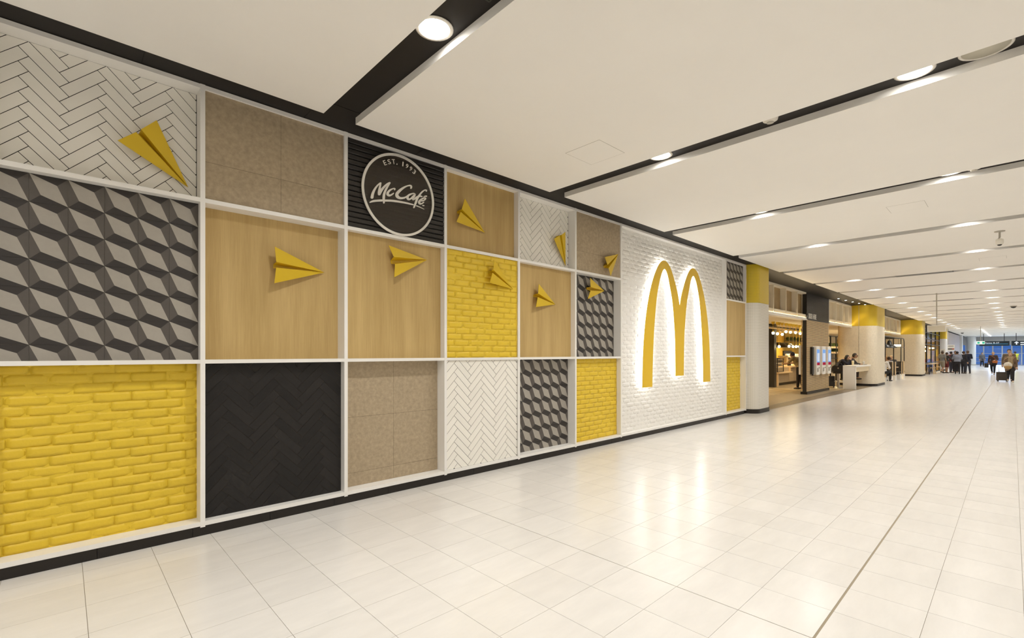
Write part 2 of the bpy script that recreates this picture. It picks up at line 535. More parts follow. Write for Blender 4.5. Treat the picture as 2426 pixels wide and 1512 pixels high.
SCRIPT_STROKES = [([(2.4134,3.2125),(2.4223,3.2226),(2.4234,3.2306),(2.4249,3.2418),(2.4268,3.2541),(2.4295,3.2659),(2.433,3.2779),(2.4374,3.2907),(2.4425,3.3038),(2.4482,3.3166),(2.4548,3.3293),(2.4623,3.3422),(2.4702,3.3547),(2.478,3.3659),(2.4864,3.3763),(2.4955,3.3862),(2.504,3.3947),(2.51,3.4009),(2.5114,3.4064)],[(2.3954,3.2111),(2.3896,3.22),(2.3911,3.2279),(2.3933,3.2395),(2.3964,3.2534),(2.4006,3.2674),(2.406,3.2811),(2.4123,3.295),(2.4194,3.3091),(2.4272,3.3228),(2.4358,3.3363),(2.4453,3.3497),(2.455,3.3624),(2.4645,3.3741),(2.4746,3.3851),(2.485,3.3953),(2.4941,3.4037),(2.5003,3.4095),(2.5061,3.4111)]),([(2.5036,3.4107),(2.4985,3.4051),(2.4968,3.3976),(2.4944,3.387),(2.4916,3.3746),(2.4886,3.3619),(2.4852,3.3482),(2.4813,3.333),(2.4777,3.3179),(2.4752,3.3046),(2.4743,3.2934),(2.4745,3.2839),(2.4752,3.2766),(2.4756,3.2717),(2.4823,3.2657)],[(2.5136,3.4115),(2.5168,3.4066),(2.5156,3.3991),(2.514,3.3886),(2.5122,3.3763),(2.5105,3.3636),(2.5088,3.3499),(2.507,3.3349),(2.5054,3.3205),(2.5043,3.3087),(2.5038,3.2995),(2.5037,3.2914),(2.5038,3.2845),(2.5039,3.2794),(2.4978,3.2699)]),([(2.4948,3.2666),(2.5041,3.2734),(2.5083,3.2819),(2.5141,3.2939),(2.5207,3.307),(2.5275,3.3193),(2.5349,3.3314),(2.5433,3.3445),(2.5522,3.3576),(2.561,3.3699),(2.5697,3.3813),(2.5786,3.3922),(2.5872,3.4022),(2.5951,3.4105),(2.6025,3.4169),(2.6099,3.4222),(2.6166,3.4265),(2.6216,3.4297),(2.6249,3.4356)],[(2.4806,3.2694),(2.4784,3.2784),(2.4819,3.2869),(2.4869,3.2994),(2.4935,3.3139),(2.5014,3.3283),(2.5106,3.342),(2.5211,3.3556),(2.532,3.3687),(2.5426,3.381),(2.5532,3.3924),(2.5639,3.4032),(2.5743,3.4131),(2.5841,3.4217),(2.5936,3.4291),(2.6026,3.4351),(2.6098,3.4395),(2.6147,3.4425),(2.6211,3.4427)]),([(2.6175,3.4414),(2.6108,3.4375),(2.6059,3.43),(2.5989,3.4193),(2.591,3.4067),(2.5832,3.3938),(2.5755,3.3805),(2.5675,3.3661),(2.5597,3.3515),(2.5529,3.3376),(2.5472,3.3248),(2.5423,3.3126),(2.5382,3.3006),(2.5349,3.2887),(2.5325,3.2769),(2.5308,3.2654),(2.53,3.254),(2.53,3.2422),(2.5312,3.2289),(2.5336,3.2147),(2.5361,3.2022),(2.5378,3.1935),(2.5424,3.1897)],[(2.6263,3.4384),(2.6268,3.4321),(2.6224,3.4244),(2.6161,3.4135),(2.6091,3.401),(2.6023,3.3883),(2.5955,3.3752),(2.5883,3.3609),(2.5815,3.3468),(2.5759,3.3337),(2.5714,3.3219),(2.5678,3.3108),(2.5649,3.3001),(2.5625,3.2897),(2.5607,3.2794),(2.5596,3.2695),(2.5588,3.2593),(2.5581,3.2485),(2.5574,3.2357),(2.557,3.2214),(2.5567,3.2081),(2.5565,3.1989),(2.5527,3.1927)]),([(2.6804,3.3667),(2.685,3.3709),(2.6858,3.3732),(2.6872,3.3771),(2.6881,3.3824),(2.686,3.3881),(2.6814,3.3907),(2.6759,3.3913),(2.6691,3.3903),(2.6613,3.3875),(2.6514,3.383),(2.6394,3.3769),(2.6266,3.3697),(2.6149,3.3615),(2.6045,3.3522),(2.5951,3.3421),(2.5871,3.3319),(2.581,3.3224),(2.577,3.3131),(2.5757,3.304),(2.5772,3.296),(2.5812,3.2895),(2.5875,3.2849),(2.5955,3.2821),(2.6047,3.2812),(2.6151,3.2827),(2.6252,3.2871),(2.6341,3.293),(2.642,3.2991),(2.6488,3.305),(2.6552,3.3111),(2.661,3.3175),(2.6656,3.3231),(2.6688,3.3269),(2.6699,3.3314)],[(2.6722,3.3669),(2.6701,3.3713),(2.6708,3.3737),(2.6716,3.3767),(2.6719,3.3781),(2.6724,3.377),(2.6727,3.3769),(2.6718,3.3775),(2.6695,3.3775),(2.6648,3.3756),(2.6567,3.3708),(2.6464,3.3637),(2.6362,3.3558),(2.6278,3.3482),(2.621,3.3404),(2.6144,3.3315),(2.609,3.3231),(2.6058,3.3167),(2.6048,3.3132),(2.6049,3.3115),(2.6053,3.3104),(2.6056,3.3095),(2.6067,3.3078),(2.6093,3.3056),(2.6124,3.304),(2.6148,3.3033),(2.6185,3.3044),(2.6247,3.3079),(2.6319,3.3127),(2.6386,3.3173),(2.6448,3.3216),(2.651,3.3263),(2.6565,3.3307),(2.6605,3.3339),(2.6654,3.3353)]),([(2.8885,3.4315),(2.8943,3.4364),(2.8958,3.4403),(2.8984,3.4464),(2.9006,3.4539),(2.9006,3.4616),(2.8976,3.4676),(2.8928,3.4721),(2.8858,3.4751),(2.877,3.4756),(2.8676,3.4736),(2.8576,3.47),(2.8468,3.4652),(2.8351,3.4593),(2.8219,3.4525),(2.8072,3.4444),(2.7919,3.4352),(2.7771,3.4252),(2.7626,3.4142),(2.7481,3.4021),(2.7346,3.3899),(2.7228,3.3784),(2.7124,3.3675),(2.703,3.3564),(2.6948,3.3449),(2.6886,3.3326),(2.6859,3.3201),(2.6868,3.3088),(2.6907,3.2993),(2.6971,3.2919),(2.7059,3.2864),(2.7165,3.2829),(2.7286,3.2811),(2.7416,3.2812),(2.7555,3.2836),(2.7699,3.2877),(2.7841,3.2927),(2.7969,3.2982),(2.8082,3.304),(2.8183,3.3105),(2.8276,3.3173),(2.8367,3.3247),(2.8459,3.3331),(2.8543,3.3421),(2.862,3.3503),(2.8691,3.3567),(2.8771,3.3619),(2.8862,3.3667),(2.8948,3.3707),(2.901,3.3736),(2.9046,3.3784)],[(2.8787,3.4321),(2.8765,3.4374),(2.8777,3.4414),(2.8794,3.4468),(2.8805,3.4514),(2.8804,3.4534),(2.8797,3.4549),(2.8781,3.4569),(2.8762,3.4582),(2.8733,3.4587),(2.8679,3.458),(2.8602,3.4559),(2.8509,3.4522),(2.8406,3.4467),(2.8291,3.4392),(2.8164,3.4298),(2.8035,3.4194),(2.7914,3.4089),(2.7796,3.3976),(2.7676,3.3853),(2.7564,3.3731),(2.7466,3.3618),(2.738,3.3516),(2.7306,3.3423),(2.7255,3.3349),(2.7231,3.3299),(2.7227,3.3268),(2.7232,3.324),(2.7245,3.3211),(2.7263,3.3182),(2.7294,3.3148),(2.7342,3.3112),(2.7404,3.3083),(2.7474,3.3069),(2.7566,3.3074),(2.7682,3.3097),(2.7805,3.3132),(2.7916,3.3171),(2.8007,3.321),(2.809,3.3256),(2.8172,3.331),(2.8255,3.3368),(2.8337,3.3435),(2.8421,3.3515),(2.8511,3.3599),(2.8608,3.3677),(2.8714,3.374),(2.8819,3.3791),(2.891,3.383),(2.8971,3.3857),(2.9025,3.385)]),([(2.9474,3.3816),(2.9459,3.3867),(2.9426,3.3883),(2.9374,3.3909),(2.93,3.3933),(2.9208,3.3936),(2.9111,3.3912),(2.9013,3.3873),(2.8914,3.3824),(2.8816,3.3766),(2.8718,3.3697),(2.8618,3.3615),(2.8525,3.3531),(2.8445,3.3452),(2.8377,3.3375),(2.8317,3.3295),(2.8274,3.3208),(2.8264,3.3113),(2.8304,3.3032),(2.8373,3.2978),(2.8459,3.2946),(2.8561,3.2942),(2.8661,3.297),(2.875,3.3018),(2.8833,3.3079),(2.8918,3.3153),(2.901,3.3248),(2.9105,3.3359),(2.9195,3.3466),(2.927,3.3552),(2.9331,3.3615),(2.9387,3.3667),(2.9434,3.3709),(2.9468,3.374),(2.9488,3.381)],[(2.9414,3.3738),(2.9349,3.3726),(2.9314,3.3743),(2.927,3.3765),(2.9226,3.3781),(2.9186,3.3783),(2.913,3.3768),(2.9053,3.3739),(2.8971,3.3698),(2.8891,3.365),(2.8808,3.359),(2.872,3.3517),(2.864,3.3442),(2.8583,3.3374),(2.8551,3.3314),(2.8538,3.3262),(2.8541,3.3227),(2.8547,3.322),(2.8551,3.3211),(2.8567,3.3187),(2.8589,3.3165),(2.8602,3.3156),(2.8621,3.3157),(2.8665,3.3174),(2.8724,3.3211),(2.8789,3.3263),(2.8866,3.334),(2.8954,3.3443),(2.9043,3.3552),(2.9124,3.3646),(2.9195,3.3719),(2.9257,3.3777),(2.9306,3.3822),(2.934,3.3852),(2.9418,3.3872)]),([(2.9352,3.3766),(2.928,3.3724),(2.9238,3.3659),(2.9176,3.3564),(2.9112,3.3463),(2.9062,3.3377),(2.9028,3.3311),(2.9,3.3249),(2.8983,3.318),(2.9014,3.3093),(2.9107,3.3064),(2.919,3.3081),(2.9272,3.3119),(2.9356,3.3176),(2.9449,3.326),(2.9555,3.3364),(2.9652,3.3464),(2.9718,3.3532),(2.9732,3.3602)],[(2.945,3.3738),(2.9459,3.3673),(2.9422,3.3606),(2.9369,3.3509),(2.9316,3.3409),(2.9277,3.333),(2.925,3.3273),(2.9231,3.323),(2.9226,3.322),(2.9208,3.326),(2.9167,3.3273),(2.917,3.327),(2.92,3.3278),(2.9245,3.3303),(2.9318,3.3367),(2.9416,3.3464),(2.951,3.3563),(2.9576,3.3632),(2.9654,3.3657)]),([(3.0931,3.4465),(3.0981,3.4506),(3.0989,3.453),(3.1004,3.4572),(3.1014,3.463),(3.0983,3.4689),(3.0923,3.4711),(3.0856,3.4716),(3.0772,3.4703),(3.0681,3.4668),(3.0588,3.4613),(3.049,3.4543),(3.0387,3.4459),(3.0283,3.4363),(3.0177,3.4253),(3.0068,3.413),(2.9961,3.4001),(2.9863,3.3874),(2.9774,3.3753),(2.969,3.3631),(2.9611,3.3504),(2.9538,3.3367),(2.9473,3.3217),(2.9416,3.3061),(2.9365,3.2908),(2.9317,3.2766),(2.9267,3.2623),(2.9217,3.2476),(2.9173,3.2347),(2.9143,3.2257),(2.9162,3.2202)],[(3.0846,3.4468),(3.0827,3.4512),(3.0836,3.4538),(3.0848,3.457),(3.0852,3.4583),(3.086,3.457),(3.0852,3.4571),(3.0819,3.4575),(3.0779,3.457),(3.0732,3.455),(3.0667,3.4507),(3.0588,3.4442),(3.0503,3.4363),(3.0417,3.4273),(3.0329,3.4169),(3.0237,3.4048),(3.0146,3.392),(3.0061,3.3795),(2.9986,3.3677),(2.9917,3.3562),(2.9853,3.3446),(2.9791,3.3324),(2.9733,3.3189),(2.9677,3.3041),(2.962,3.2889),(2.9561,3.2743),(2.9495,3.2596),(2.9425,3.245),(2.9363,3.2323),(2.932,3.2234),(2.9259,3.2189)]),([(2.9602,3.3465),(2.969,3.3463),(2.976,3.3504),(2.9858,3.3562),(2.996,3.3619),(3.004,3.3656),(3.0109,3.3676),(3.0192,3.3687),(3.0272,3.3693),(3.033,3.3697),(3.0378,3.3723)],[(2.9555,3.3563),(2.9604,3.3641),(2.9675,3.3677),(2.9781,3.3733),(2.9903,3.3791),(3.0024,3.3834),(3.0138,3.3846),(3.0238,3.3839),(3.0317,3.3825),(3.037,3.3817),(3.04,3.3788)]),([(3.0061,3.315),(3.0112,3.3136),(3.0192,3.316),(3.0309,3.3195),(3.044,3.3239),(3.0559,3.3292),(3.0661,3.3359),(3.075,3.3434),(3.0822,3.3507),(3.0875,3.3574),(3.0901,3.3646),(3.0885,3.3712),(3.0829,3.3752),(3.0752,3.3758),(3.0665,3.374),(3.0563,3.3706),(3.0451,3.366),(3.0341,3.3601),(3.0231,3.3529),(3.012,3.3444),(3.0017,3.3356),(2.9934,3.3275),(2.9871,3.32),(2.9822,3.3122),(2.9791,3.3036),(2.9792,3.2946),(2.9834,3.2871),(2.99,3.2819),(2.9979,3.2785),(3.0072,3.2772),(3.0171,3.2793),(3.0255,3.2834),(3.0327,3.288),(3.0393,3.2926),(3.0458,3.2981),(3.052,3.3041),(3.0572,3.3095),(3.0606,3.3132),(3.0619,3.3176)],[(3.005,3.3222),(3.0093,3.3267),(3.0173,3.3295),(3.0286,3.3333),(3.0404,3.3378),(3.0496,3.3421),(3.0571,3.3469),(3.0646,3.3526),(3.0706,3.3581),(3.0738,3.3617),(3.0742,3.3623),(3.0744,3.362),(3.0745,3.3619),(3.0733,3.3617),(3.0681,3.3603),(3.0599,3.357),(3.051,3.3526),(3.0431,3.3473),(3.0354,3.3405),(3.0274,3.332),(3.02,3.3233),(3.0144,3.316),(3.0108,3.3108),(3.0087,3.3071),(3.008,3.3053),(3.0076,3.3051),(3.0076,3.3037),(3.0093,3.3006),(3.0118,3.2979),(3.0133,3.2966),(3.0149,3.2964),(3.0192,3.2979),(3.025,3.3009),(3.0307,3.304),(3.0364,3.3077),(3.0424,3.3123),(3.048,3.3169),(3.052,3.3202),(3.0571,3.3215)]),([(3.0551,3.3746),(3.0591,3.3752),(3.0625,3.3773),(3.067,3.3803),(3.0718,3.3831),(3.0757,3.3848),(3.08,3.3858),(3.0855,3.3866),(3.091,3.3872),(3.095,3.3877),(3.1002,3.3916)],[(3.0521,3.3782),(3.0536,3.3817),(3.0565,3.3842),(3.0608,3.388),(3.0663,3.3923),(3.0727,3.396),(3.0797,3.3985),(3.0866,3.4),(3.0926,3.401),(3.0965,3.4018),(3.101,3.3993)]),([(2.3806,3.1621),(2.3855,3.1621),(2.3919,3.1651),(2.4008,3.1694),(2.411,3.1739),(2.4218,3.1781),(2.4349,3.1826),(2.4506,3.1875),(2.4667,3.1924),(2.4812,3.1966),(2.4941,3.2002),(2.5062,3.2032),(2.5166,3.2057),(2.524,3.2075),(2.5309,3.2139)],[(2.3777,3.1678),(2.3802,3.1724),(2.3858,3.1768),(2.394,3.1834),(2.4046,3.1908),(2.4172,3.1977),(2.432,3.2034),(2.4485,3.2086),(2.465,3.2133),(2.4797,3.2175),(2.493,3.2211),(2.5056,3.2243),(2.5161,3.2269),(2.5235,3.2287),(2.5306,3.2256)]),([(2.5557,3.2179),(2.5627,3.2146),(2.5759,3.2174),(2.5948,3.2215),(2.6161,3.2258),(2.6365,3.2295),(2.6554,3.2322),(2.6747,3.2345),(2.6949,3.2365),(2.7165,3.2386),(2.74,3.2407),(2.7649,3.2428),(2.7904,3.2447),(2.8156,3.2462),(2.8425,3.2475),(2.871,3.2485),(2.8966,3.2493),(2.9146,3.2498),(2.9193,3.2526)],[(2.5558,3.2297),(2.5629,3.2361),(2.576,3.2389),(2.5951,3.2431),(2.6169,3.2477),(2.6382,3.2514),(2.658,3.2541),(2.6778,3.2562),(2.6983,3.2579),(2.72,3.2595),(2.7436,3.2612),(2.7687,3.2626),(2.7944,3.2638),(2.8197,3.2645),(2.8467,3.2644),(2.875,3.2636),(2.9002,3.2627),(2.9179,3.2621),(2.9212,3.2594)]),([(2.9531,3.2504),(2.9555,3.2476),(2.9643,3.2467),(2.9768,3.2455),(2.991,3.2441),(3.0049,3.2424),(3.0197,3.2402),(3.0359,3.2375),(3.0506,3.235),(3.0609,3.2332),(3.0622,3.2337)],[(2.9556,3.2563),(2.96,3.2583),(2.9685,3.257),(2.9808,3.255),(2.9948,3.2527),(3.0086,3.25),(3.023,3.2467),(3.0386,3.2426),(3.0527,3.2389),(3.0625,3.2363),(3.0631,3.2354)]),([(3.0363,3.2744),(3.0385,3.2721),(3.0425,3.2717),(3.0483,3.2711),(3.0541,3.2706),(3.0581,3.2702),(3.0619,3.272)],[(3.0383,3.2796),(3.0422,3.2814),(3.0461,3.281),(3.0519,3.2805),(3.0578,3.2799),(3.0617,3.2795),(3.0639,3.2771)])]

# ================================================================== the setting
Z_B = 3.85      # black soffit
Z_C = 3.78      # underside of the white ceiling panels
Y_C = 4.40      # wall-side edge of the white panels
Y_R = -7.0      # right-hand wall, out of frame
X_E = 91.0      # far glazing
XA = -8.0

# ---- floor: grout bed, 300 nearest tiles as pieces, the rest as one field
floor = struct('floor')
boxo('grout_bed', XA, X_E + 1, Y_R, 12.0, -0.12, -0.004, GROUT_F, floor)
xs_ = []
k = 0
while 2.96 - 0.4085 * k > XA:
    xs_.append(2.96 - 0.4085 * k)
    k += 1
xs_ = xs_[::-1]
k = 1
while 2.96 + 0.3995 * k < X_E:
    xs_.append(2.96 + 0.3995 * k)
    k += 1
ys_ = [0.745 + 0.3955 * k for k in range(-19, 10)] + [4.53, 4.74]
BOLD_X = (2.96, 6.955, 10.95, 14.945)
cands = []
fxv, fyv = math.cos(YAW), math.sin(YAW)
for i in range(len(xs_) - 1):
    for j in range(len(ys_) - 1):
        x0, x1, y0, y1 = xs_[i], xs_[i + 1], ys_[j], ys_[j + 1]
        g0 = 0.0035 if abs(x0 - 2.96) < 0.01 else (0.0025 if min(abs(x0 - b) for b in BOLD_X) < 0.01 else 0.0013)
        g1 = 0.0035 if abs(x1 - 2.96) < 0.01 else (0.0025 if min(abs(x1 - b) for b in BOLD_X) < 0.01 else 0.0013)
        h0 = 0.0065 if abs(y0 - 0.745) < 0.01 else 0.0010
        h1 = 0.0065 if abs(y1 - 0.745) < 0.01 else 0.0010
        cx, cy = (x0 + x1) / 2, (y0 + y1) / 2
        d = cx * fxv + cy * fyv
        s = cx * math.sin(YAW) - cy * math.cos(YAW)
        u = 1213 + 1123 * s / d if d > 0.3 else -9999
        v = 837.5 + 1123 * 1.55 / d if d > 0.3 else 9999
        vis = -60 < u < 2486 and v < 1570
        cands.append((0 if vis else 1, d if vis else 0, x0 + g0, x1 - g1, y0 + h0, y1 - h1))
cands.sort(key=lambda c: (c[0], c[1]))
for c in cands[:300]:
    boxi('floor_tile', ((c[2] + c[3]) / 2, (c[4] + c[5]) / 2, -0.01), (c[3] - c[2], c[5] - c[4], 0.02), FLOORT, floor)
mb = MB()
for c in cands[300:]:
    if c[2] < 14.1 or c[5] < 4.2:
        mb.add([(c[2], c[4], 0), (c[3], c[4], 0), (c[3], c[5], 0), (c[2], c[5], 0)], [(0, 1, 2, 3)])
    else:
        mb.add([(c[2], c[4], 0), (c[3], c[4], 0), (c[3], c[5], 0), (c[2], c[5], 0)], [(0, 1, 2, 3)])
# white floor running in under the booths and past the shops
for i in range(len(xs_) - 1):
    if xs_[i] > 27.0:
        for j in range(18):
            y0 = 4.742 + 0.3955 * j
            mb.add([(xs_[i] + .0013, y0 + .001, 0), (xs_[i + 1] - .0013, y0 + .001, 0), (xs_[i + 1] - .0013, y0 + .3945, 0), (xs_[i] + .0013, y0 + .3945, 0)], [(0, 1, 2, 3)])
tag(mb.build('floor_tile_field', FLOORS, floor), kind='stuff')
boxo('joint_sealant', XA, X_E, 0.7385, 0.7515, -0.006, -0.0015, GROUT_J, floor)
# darker resin floor of the cafe
CAFEF = mat('cafe_floor', (0.34, 0.27, 0.17), 0.35, var=0.12, vscale=5)
CAFEG = mat('cafe_threshold', (0.20, 0.16, 0.11), 0.35, var=0.12, vscale=5)
cf = struct('floor_cafe')
MB().add([(13.96, 4.98, 0.004), (31, 4.98, 0.004), (31, 12, 0.004), (13.96, 12, 0.004)], [(0, 1, 2, 3)]).build('resin_floor', CAFEF, cf)
MB().add([(13.96, 4.60, 0.004), (27.6, 4.52, 0.004), (27.6, 4.95, 0.004), (13.96, 4.95, 0.004)], [(0, 1, 2, 3)]).build('threshold_strip', CAFEG, cf)
boxo('metal_strip', 13.96, 24.2, 4.95, 4.98, 0.0, 0.007, STEEL, cf)
mb = MB()  # row of thin pale strips laid on the cafe floor
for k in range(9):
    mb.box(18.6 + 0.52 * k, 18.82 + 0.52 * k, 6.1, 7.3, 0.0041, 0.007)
mb.build('pale_strip', mat('pale_strip', (0.72, 0.58, 0.36), 0.3), cf)

# ---- ceiling
ceil = struct('ceiling')
boxo('soffit', XA, X_E, Y_R, 5.36, Z_B, Z_B + 0.12, SOFF, ceil)
GAPS = [1.755 + 3.128 * k for k in range(-3, 29)]      # start of each dark slot, 0.312 wide
for a, b in zip(GAPS[:-1], GAPS[1:]):
    x0, x1 = a + 0.312, b
    if x1 > X_E:
        continue
    boxo('ceiling_panel', x0, x1, Y_R, Y_C, Z_C, Z_B - 0.002, CEIL, ceil)
# soffit sheets along the wall, butt-jointed
for k in range(12):
    boxo('soffit_sheet', -2.05 + 1.25 * k, -0.804 + 1.25 * k, 4.3, 5.0, Z_B - 0.004, Z_B, SOFF, ceil)
# access hatches, hairline gaps around a flush plate
HAIR = mat('hairline_gap', (0.20, 0.17, 0.13), 0.9)
for (x0, x1, y0, y1) in ((4.06, 4.53, 2.965, 3.425), (9.11, 9.57, 0.885, 1.33), (15.6, 16.05, 0.1, 0.55)):
    h = boxo('access_hatch', x0 + 0.003, x1 - 0.003, y0 + 0.003, y1 - 0.003, Z_C - 0.0012, Z_C + 0.001, CEIL, ceil)
    boxo('hatch_gap', x0, x1, y0, y1, Z_C - 0.0006, Z_C + 0.001, HAIR, h)

# ---- walls
wl = struct('wall_left')
boxo('wall_body', XA, 12.86, 4.97, 5.15, 0, Z_B, WALLP, wl)
boxo('wall_face', XA, -0.45, 4.76, 4.97, 0, Z_B, WALLP, wl)
wr = struct('wall_right')
boxo('wall_body', XA, X_E, Y_R - 0.15, Y_R, 0, Z_B, WALLP, wr)
wb = struct('wall_back')
boxo('wall_body', XA - 0.15, XA, Y_R, 5.15, 0, Z_B, WALLP, wb)

# ---- skirting tiles
bs = struct('baseboard_left')
for k in range(-2, 22):
    x0 = 0.186 + 0.605 * k
    x1 = min(x0 + 0.602, 12.70)
    if x1 - x0 > 0.05:
        boxi('skirting_tile', ((x0 + x1) / 2, 4.85, 0.0395), (x1 - x0, 0.22, 0.079), SKIRT, bs)

# ================================================================== the feature wall
PX = [-0.391, 0.862, 2.123, 3.376, 4.621, 5.872, 7.137, 11.582, 12.812]   # post centres
PW = 0.018
YF = 4.74
RAILS = {'base': (0.081, 0.117), 'low': (1.463, 1.496), 'high': (2.838, 2.874), 'top': (3.805, 3.840)}
fr = thing('panel_frame', 'white grid frame of posts and rails dividing the decorative wall panels', 'frame', (6.2, 4.85, 0.08))
for x in PX:
    boxo('post', x - PW, x + PW, YF - 0.002, 4.96, 0.070, 3.842, WHITE, fr)
for i in range(8):
    for nm, (z0, z1) in RAILS.items():
        if i == 6 and nm in ('low', 'high'):
            continue
        boxo('rail', PX[i] + PW, PX[i + 1] - PW, YF, 4.96, z0, z1, WHITE, fr)


def cell(col, row):
    x0, x1 = PX[col - 1] + PW, PX[col] - PW
    z0, z1 = {'t': (2.874, 3.805), 'm': (1.496, 2.838), 'b': (0.117, 1.463), 'f': (0.117, 3.805)}[row]
    return x0, x1, z0, z1


HW, HL, HG = 0.0765, 0.303, 0.0023     # herringbone module and half joint


def herringbone(name, label, c, y, ox, oz, m, grout):
    x0, x1, z0, z1 = c
    t = thing(name, label, 'tile panel', ((x0 + x1) / 2, y, z0))
    boxo('grout_board', x0, x1, y + 0.003, 4.96, z0, z1, grout, t)
    q = 1 / math.sqrt(2)
    full = {}
    X0, X1, Z0, Z1 = x0 + 0.004, x1 - 0.004, z0 + 0.002, z1 - 0.002
    for i in range(-60, 60):
        for j in range(-8, 8):
            for kind in (0, 1):
                p0, p1, q0, q1 = (0, HL, 0, HW) if kind == 0 else (HL, HL + HW, HW - HL, HW)
                sp, sq = i * HW + j * HL, i * HW - j * HL
                rect = [(p0 + HG, q0 + HG), (p1 - HG, q0 + HG), (p1 - HG, q1 - HG), (p0 + HG, q1 - HG)]
                pts = [(ox + (a + sp - b - sq) * q, oz + (a + sp + b + sq) * q) for a, b in rect]
                if max(p[0] for p in pts) < X0 or min(p[0] for p in pts) > X1 or max(p[1] for p in pts) < Z0 or min(p[1] for p in pts) > Z1:
                    continue
                cp = clip(pts, X0, X1, Z0, Z1)
                if len(cp) < 3 or abs(area2(cp)) < 0.0004:
                    continue
                cx = sum(p[0] for p in pts) / 4
                cz = sum(p[1] for p in pts) / 4
                isfull = all(X0 < p[0] < X1 and Z0 < p[1] < Z1 for p in pts)
                if isfull and kind in full:
                    me = full[kind]
                else:
                    loc = [(a - cx, b - cz) for a, b in cp]
                    if area2(loc) < 0:
                        loc.reverse()
                    me = MB().prism(loc, 0, 0.008).mesh('tile', m)
                    if isfull:
                        full[kind] = me
                put('tile', me, t, (cx, y, cz))
    return t


CT = 0.2045


def cube_panel(name, label, c, y):
    x0, x1, z0, z1 = c
    t = thing(name, label, 'tile panel', ((x0 + x1) / 2, y, z0))
    boxo('grout_board', x0, x1, y + 0.002, 4.96, z0, z1, GROUT_C, t)
    g = 0.0008
    cache = {}
    i = 0
    while x1 - i * CT > x0 + 0.01:
        j = 0
        while z1 - j * CT > z0 + 0.01:
            ax1, az1 = x1 - i * CT - g, z1 - j * CT - g
            S = CT - 2 * g
            lx0, lz0 = max(x0 - ax1, -S), max(z0 - az1, -S)
            key = (round(lx0, 4), round(lz0, 4))
            if key not in cache:
                P = lambda a, b: (-S + a * S, -b * S)
                polys = [(0, [P(0, 0), P(.29, .71), P(1, 1), P(.71, .29)]), (2, [P(0, 0), P(.71, .29), P(1, 0)]), (2, [P(0, 1), P(1, 1), P(.29, .71)]),
                         (1, [P(0, 0), P(0, 1), P(.29, .71)]), (1, [P(1, 0), P(.71, .29), P(1, 1)])]
                b = MB()
                for mi, po in polys:
                    cp = clip(po, lx0, 0, lz0, 0)
                    if len(cp) >= 3 and abs(area2(cp)) > 1e-6:
                        if area2(cp) < 0:
                            cp.reverse()
                        b.add([(a, 0, z) for a, z in cp], [tuple(range(len(cp)))], mi)
                xa, za = lx0, lz0
                b.add([(xa, 0, za), (0, 0, za), (0, 0, 0), (xa, 0, 0), (xa, .006, za), (0, .006, za), (0, .006, 0), (xa, .006, 0)],
                      [(0, 4, 5, 1), (1, 5, 6, 2), (2, 6, 7, 3), (3, 7, 4, 0)], 1)
                cache[key] = b.mesh('cube_tile', CUBE_L, CUBE_M, CUBE_D)
            put('cube_tile', cache[key], t, (ax1, y, az1))
            j += 1
        i += 1
    return t


BL, BH, BJ = 0.235, 0.0752, 0.0022


def brick_meshes(m, tagname):
    out = []
    rnd = random.Random(11)
    for k in range(7):
        nx, nz = 6, 3
        L, Hh = BL - BJ, BH - BJ
        vs_, fs_ = [], []
        sk = rnd.uniform(-.003, .003)
        for i in range(nx + 1):
            for j in range(nz + 1):
                e = i in (0, nx) or j in (0, nz)
                cn = i in (0, nx) and j in (0, nz)
                x = -L / 2 + L * i / nx
                z = -Hh / 2 + Hh * j / nz + sk * (i / nx - .5) + (rnd.uniform(-.0016, .0016) if j in (0, nz) else 0)
                y = rnd.uniform(-.0012, .0012) + (0.0022 if e else 0.0) + (0.003 if cn else 0)
                if i in (0, nx):
                    x += rnd.uniform(-.0015, .0015) - (0.0005 if i else -0.0005)
                vs_.append((x, y, z))
        idx = lambda i, j: i * (nz + 1) + j
        for i in range(nx):
            for j in range(nz):
                fs_.append((idx(i, j), idx(i + 1, j), idx(i + 1, j + 1), idx(i, j + 1)))
        rim = [idx(i, 0) for i in range(nx + 1)] + [idx(nx, j) for j in range(1, nz + 1)] + [idx(i, nz) for i in range(nx - 1, -1, -1)] + [idx(0, j) for j in range(nz - 1, 0, -1)]
        n0 = len(vs_)
        for r in rim:
            x, y, z = vs_[r]
            vs_.append((x * 1.012, 0.016, z * 1.03))
        nr = len(rim)
        for a in range(nr):
            fs_.append((rim[a], n0 + a, n0 + (a + 1) % nr, rim[(a + 1) % nr]))
        b = MB().add(vs_, fs_, 0, True)
        out.append(b.mesh('brick_' + tagname, m))
    return out


BM_Y = brick_meshes(YEL, 'yellow')
BM_W = brick_meshes(WBR, 'white')


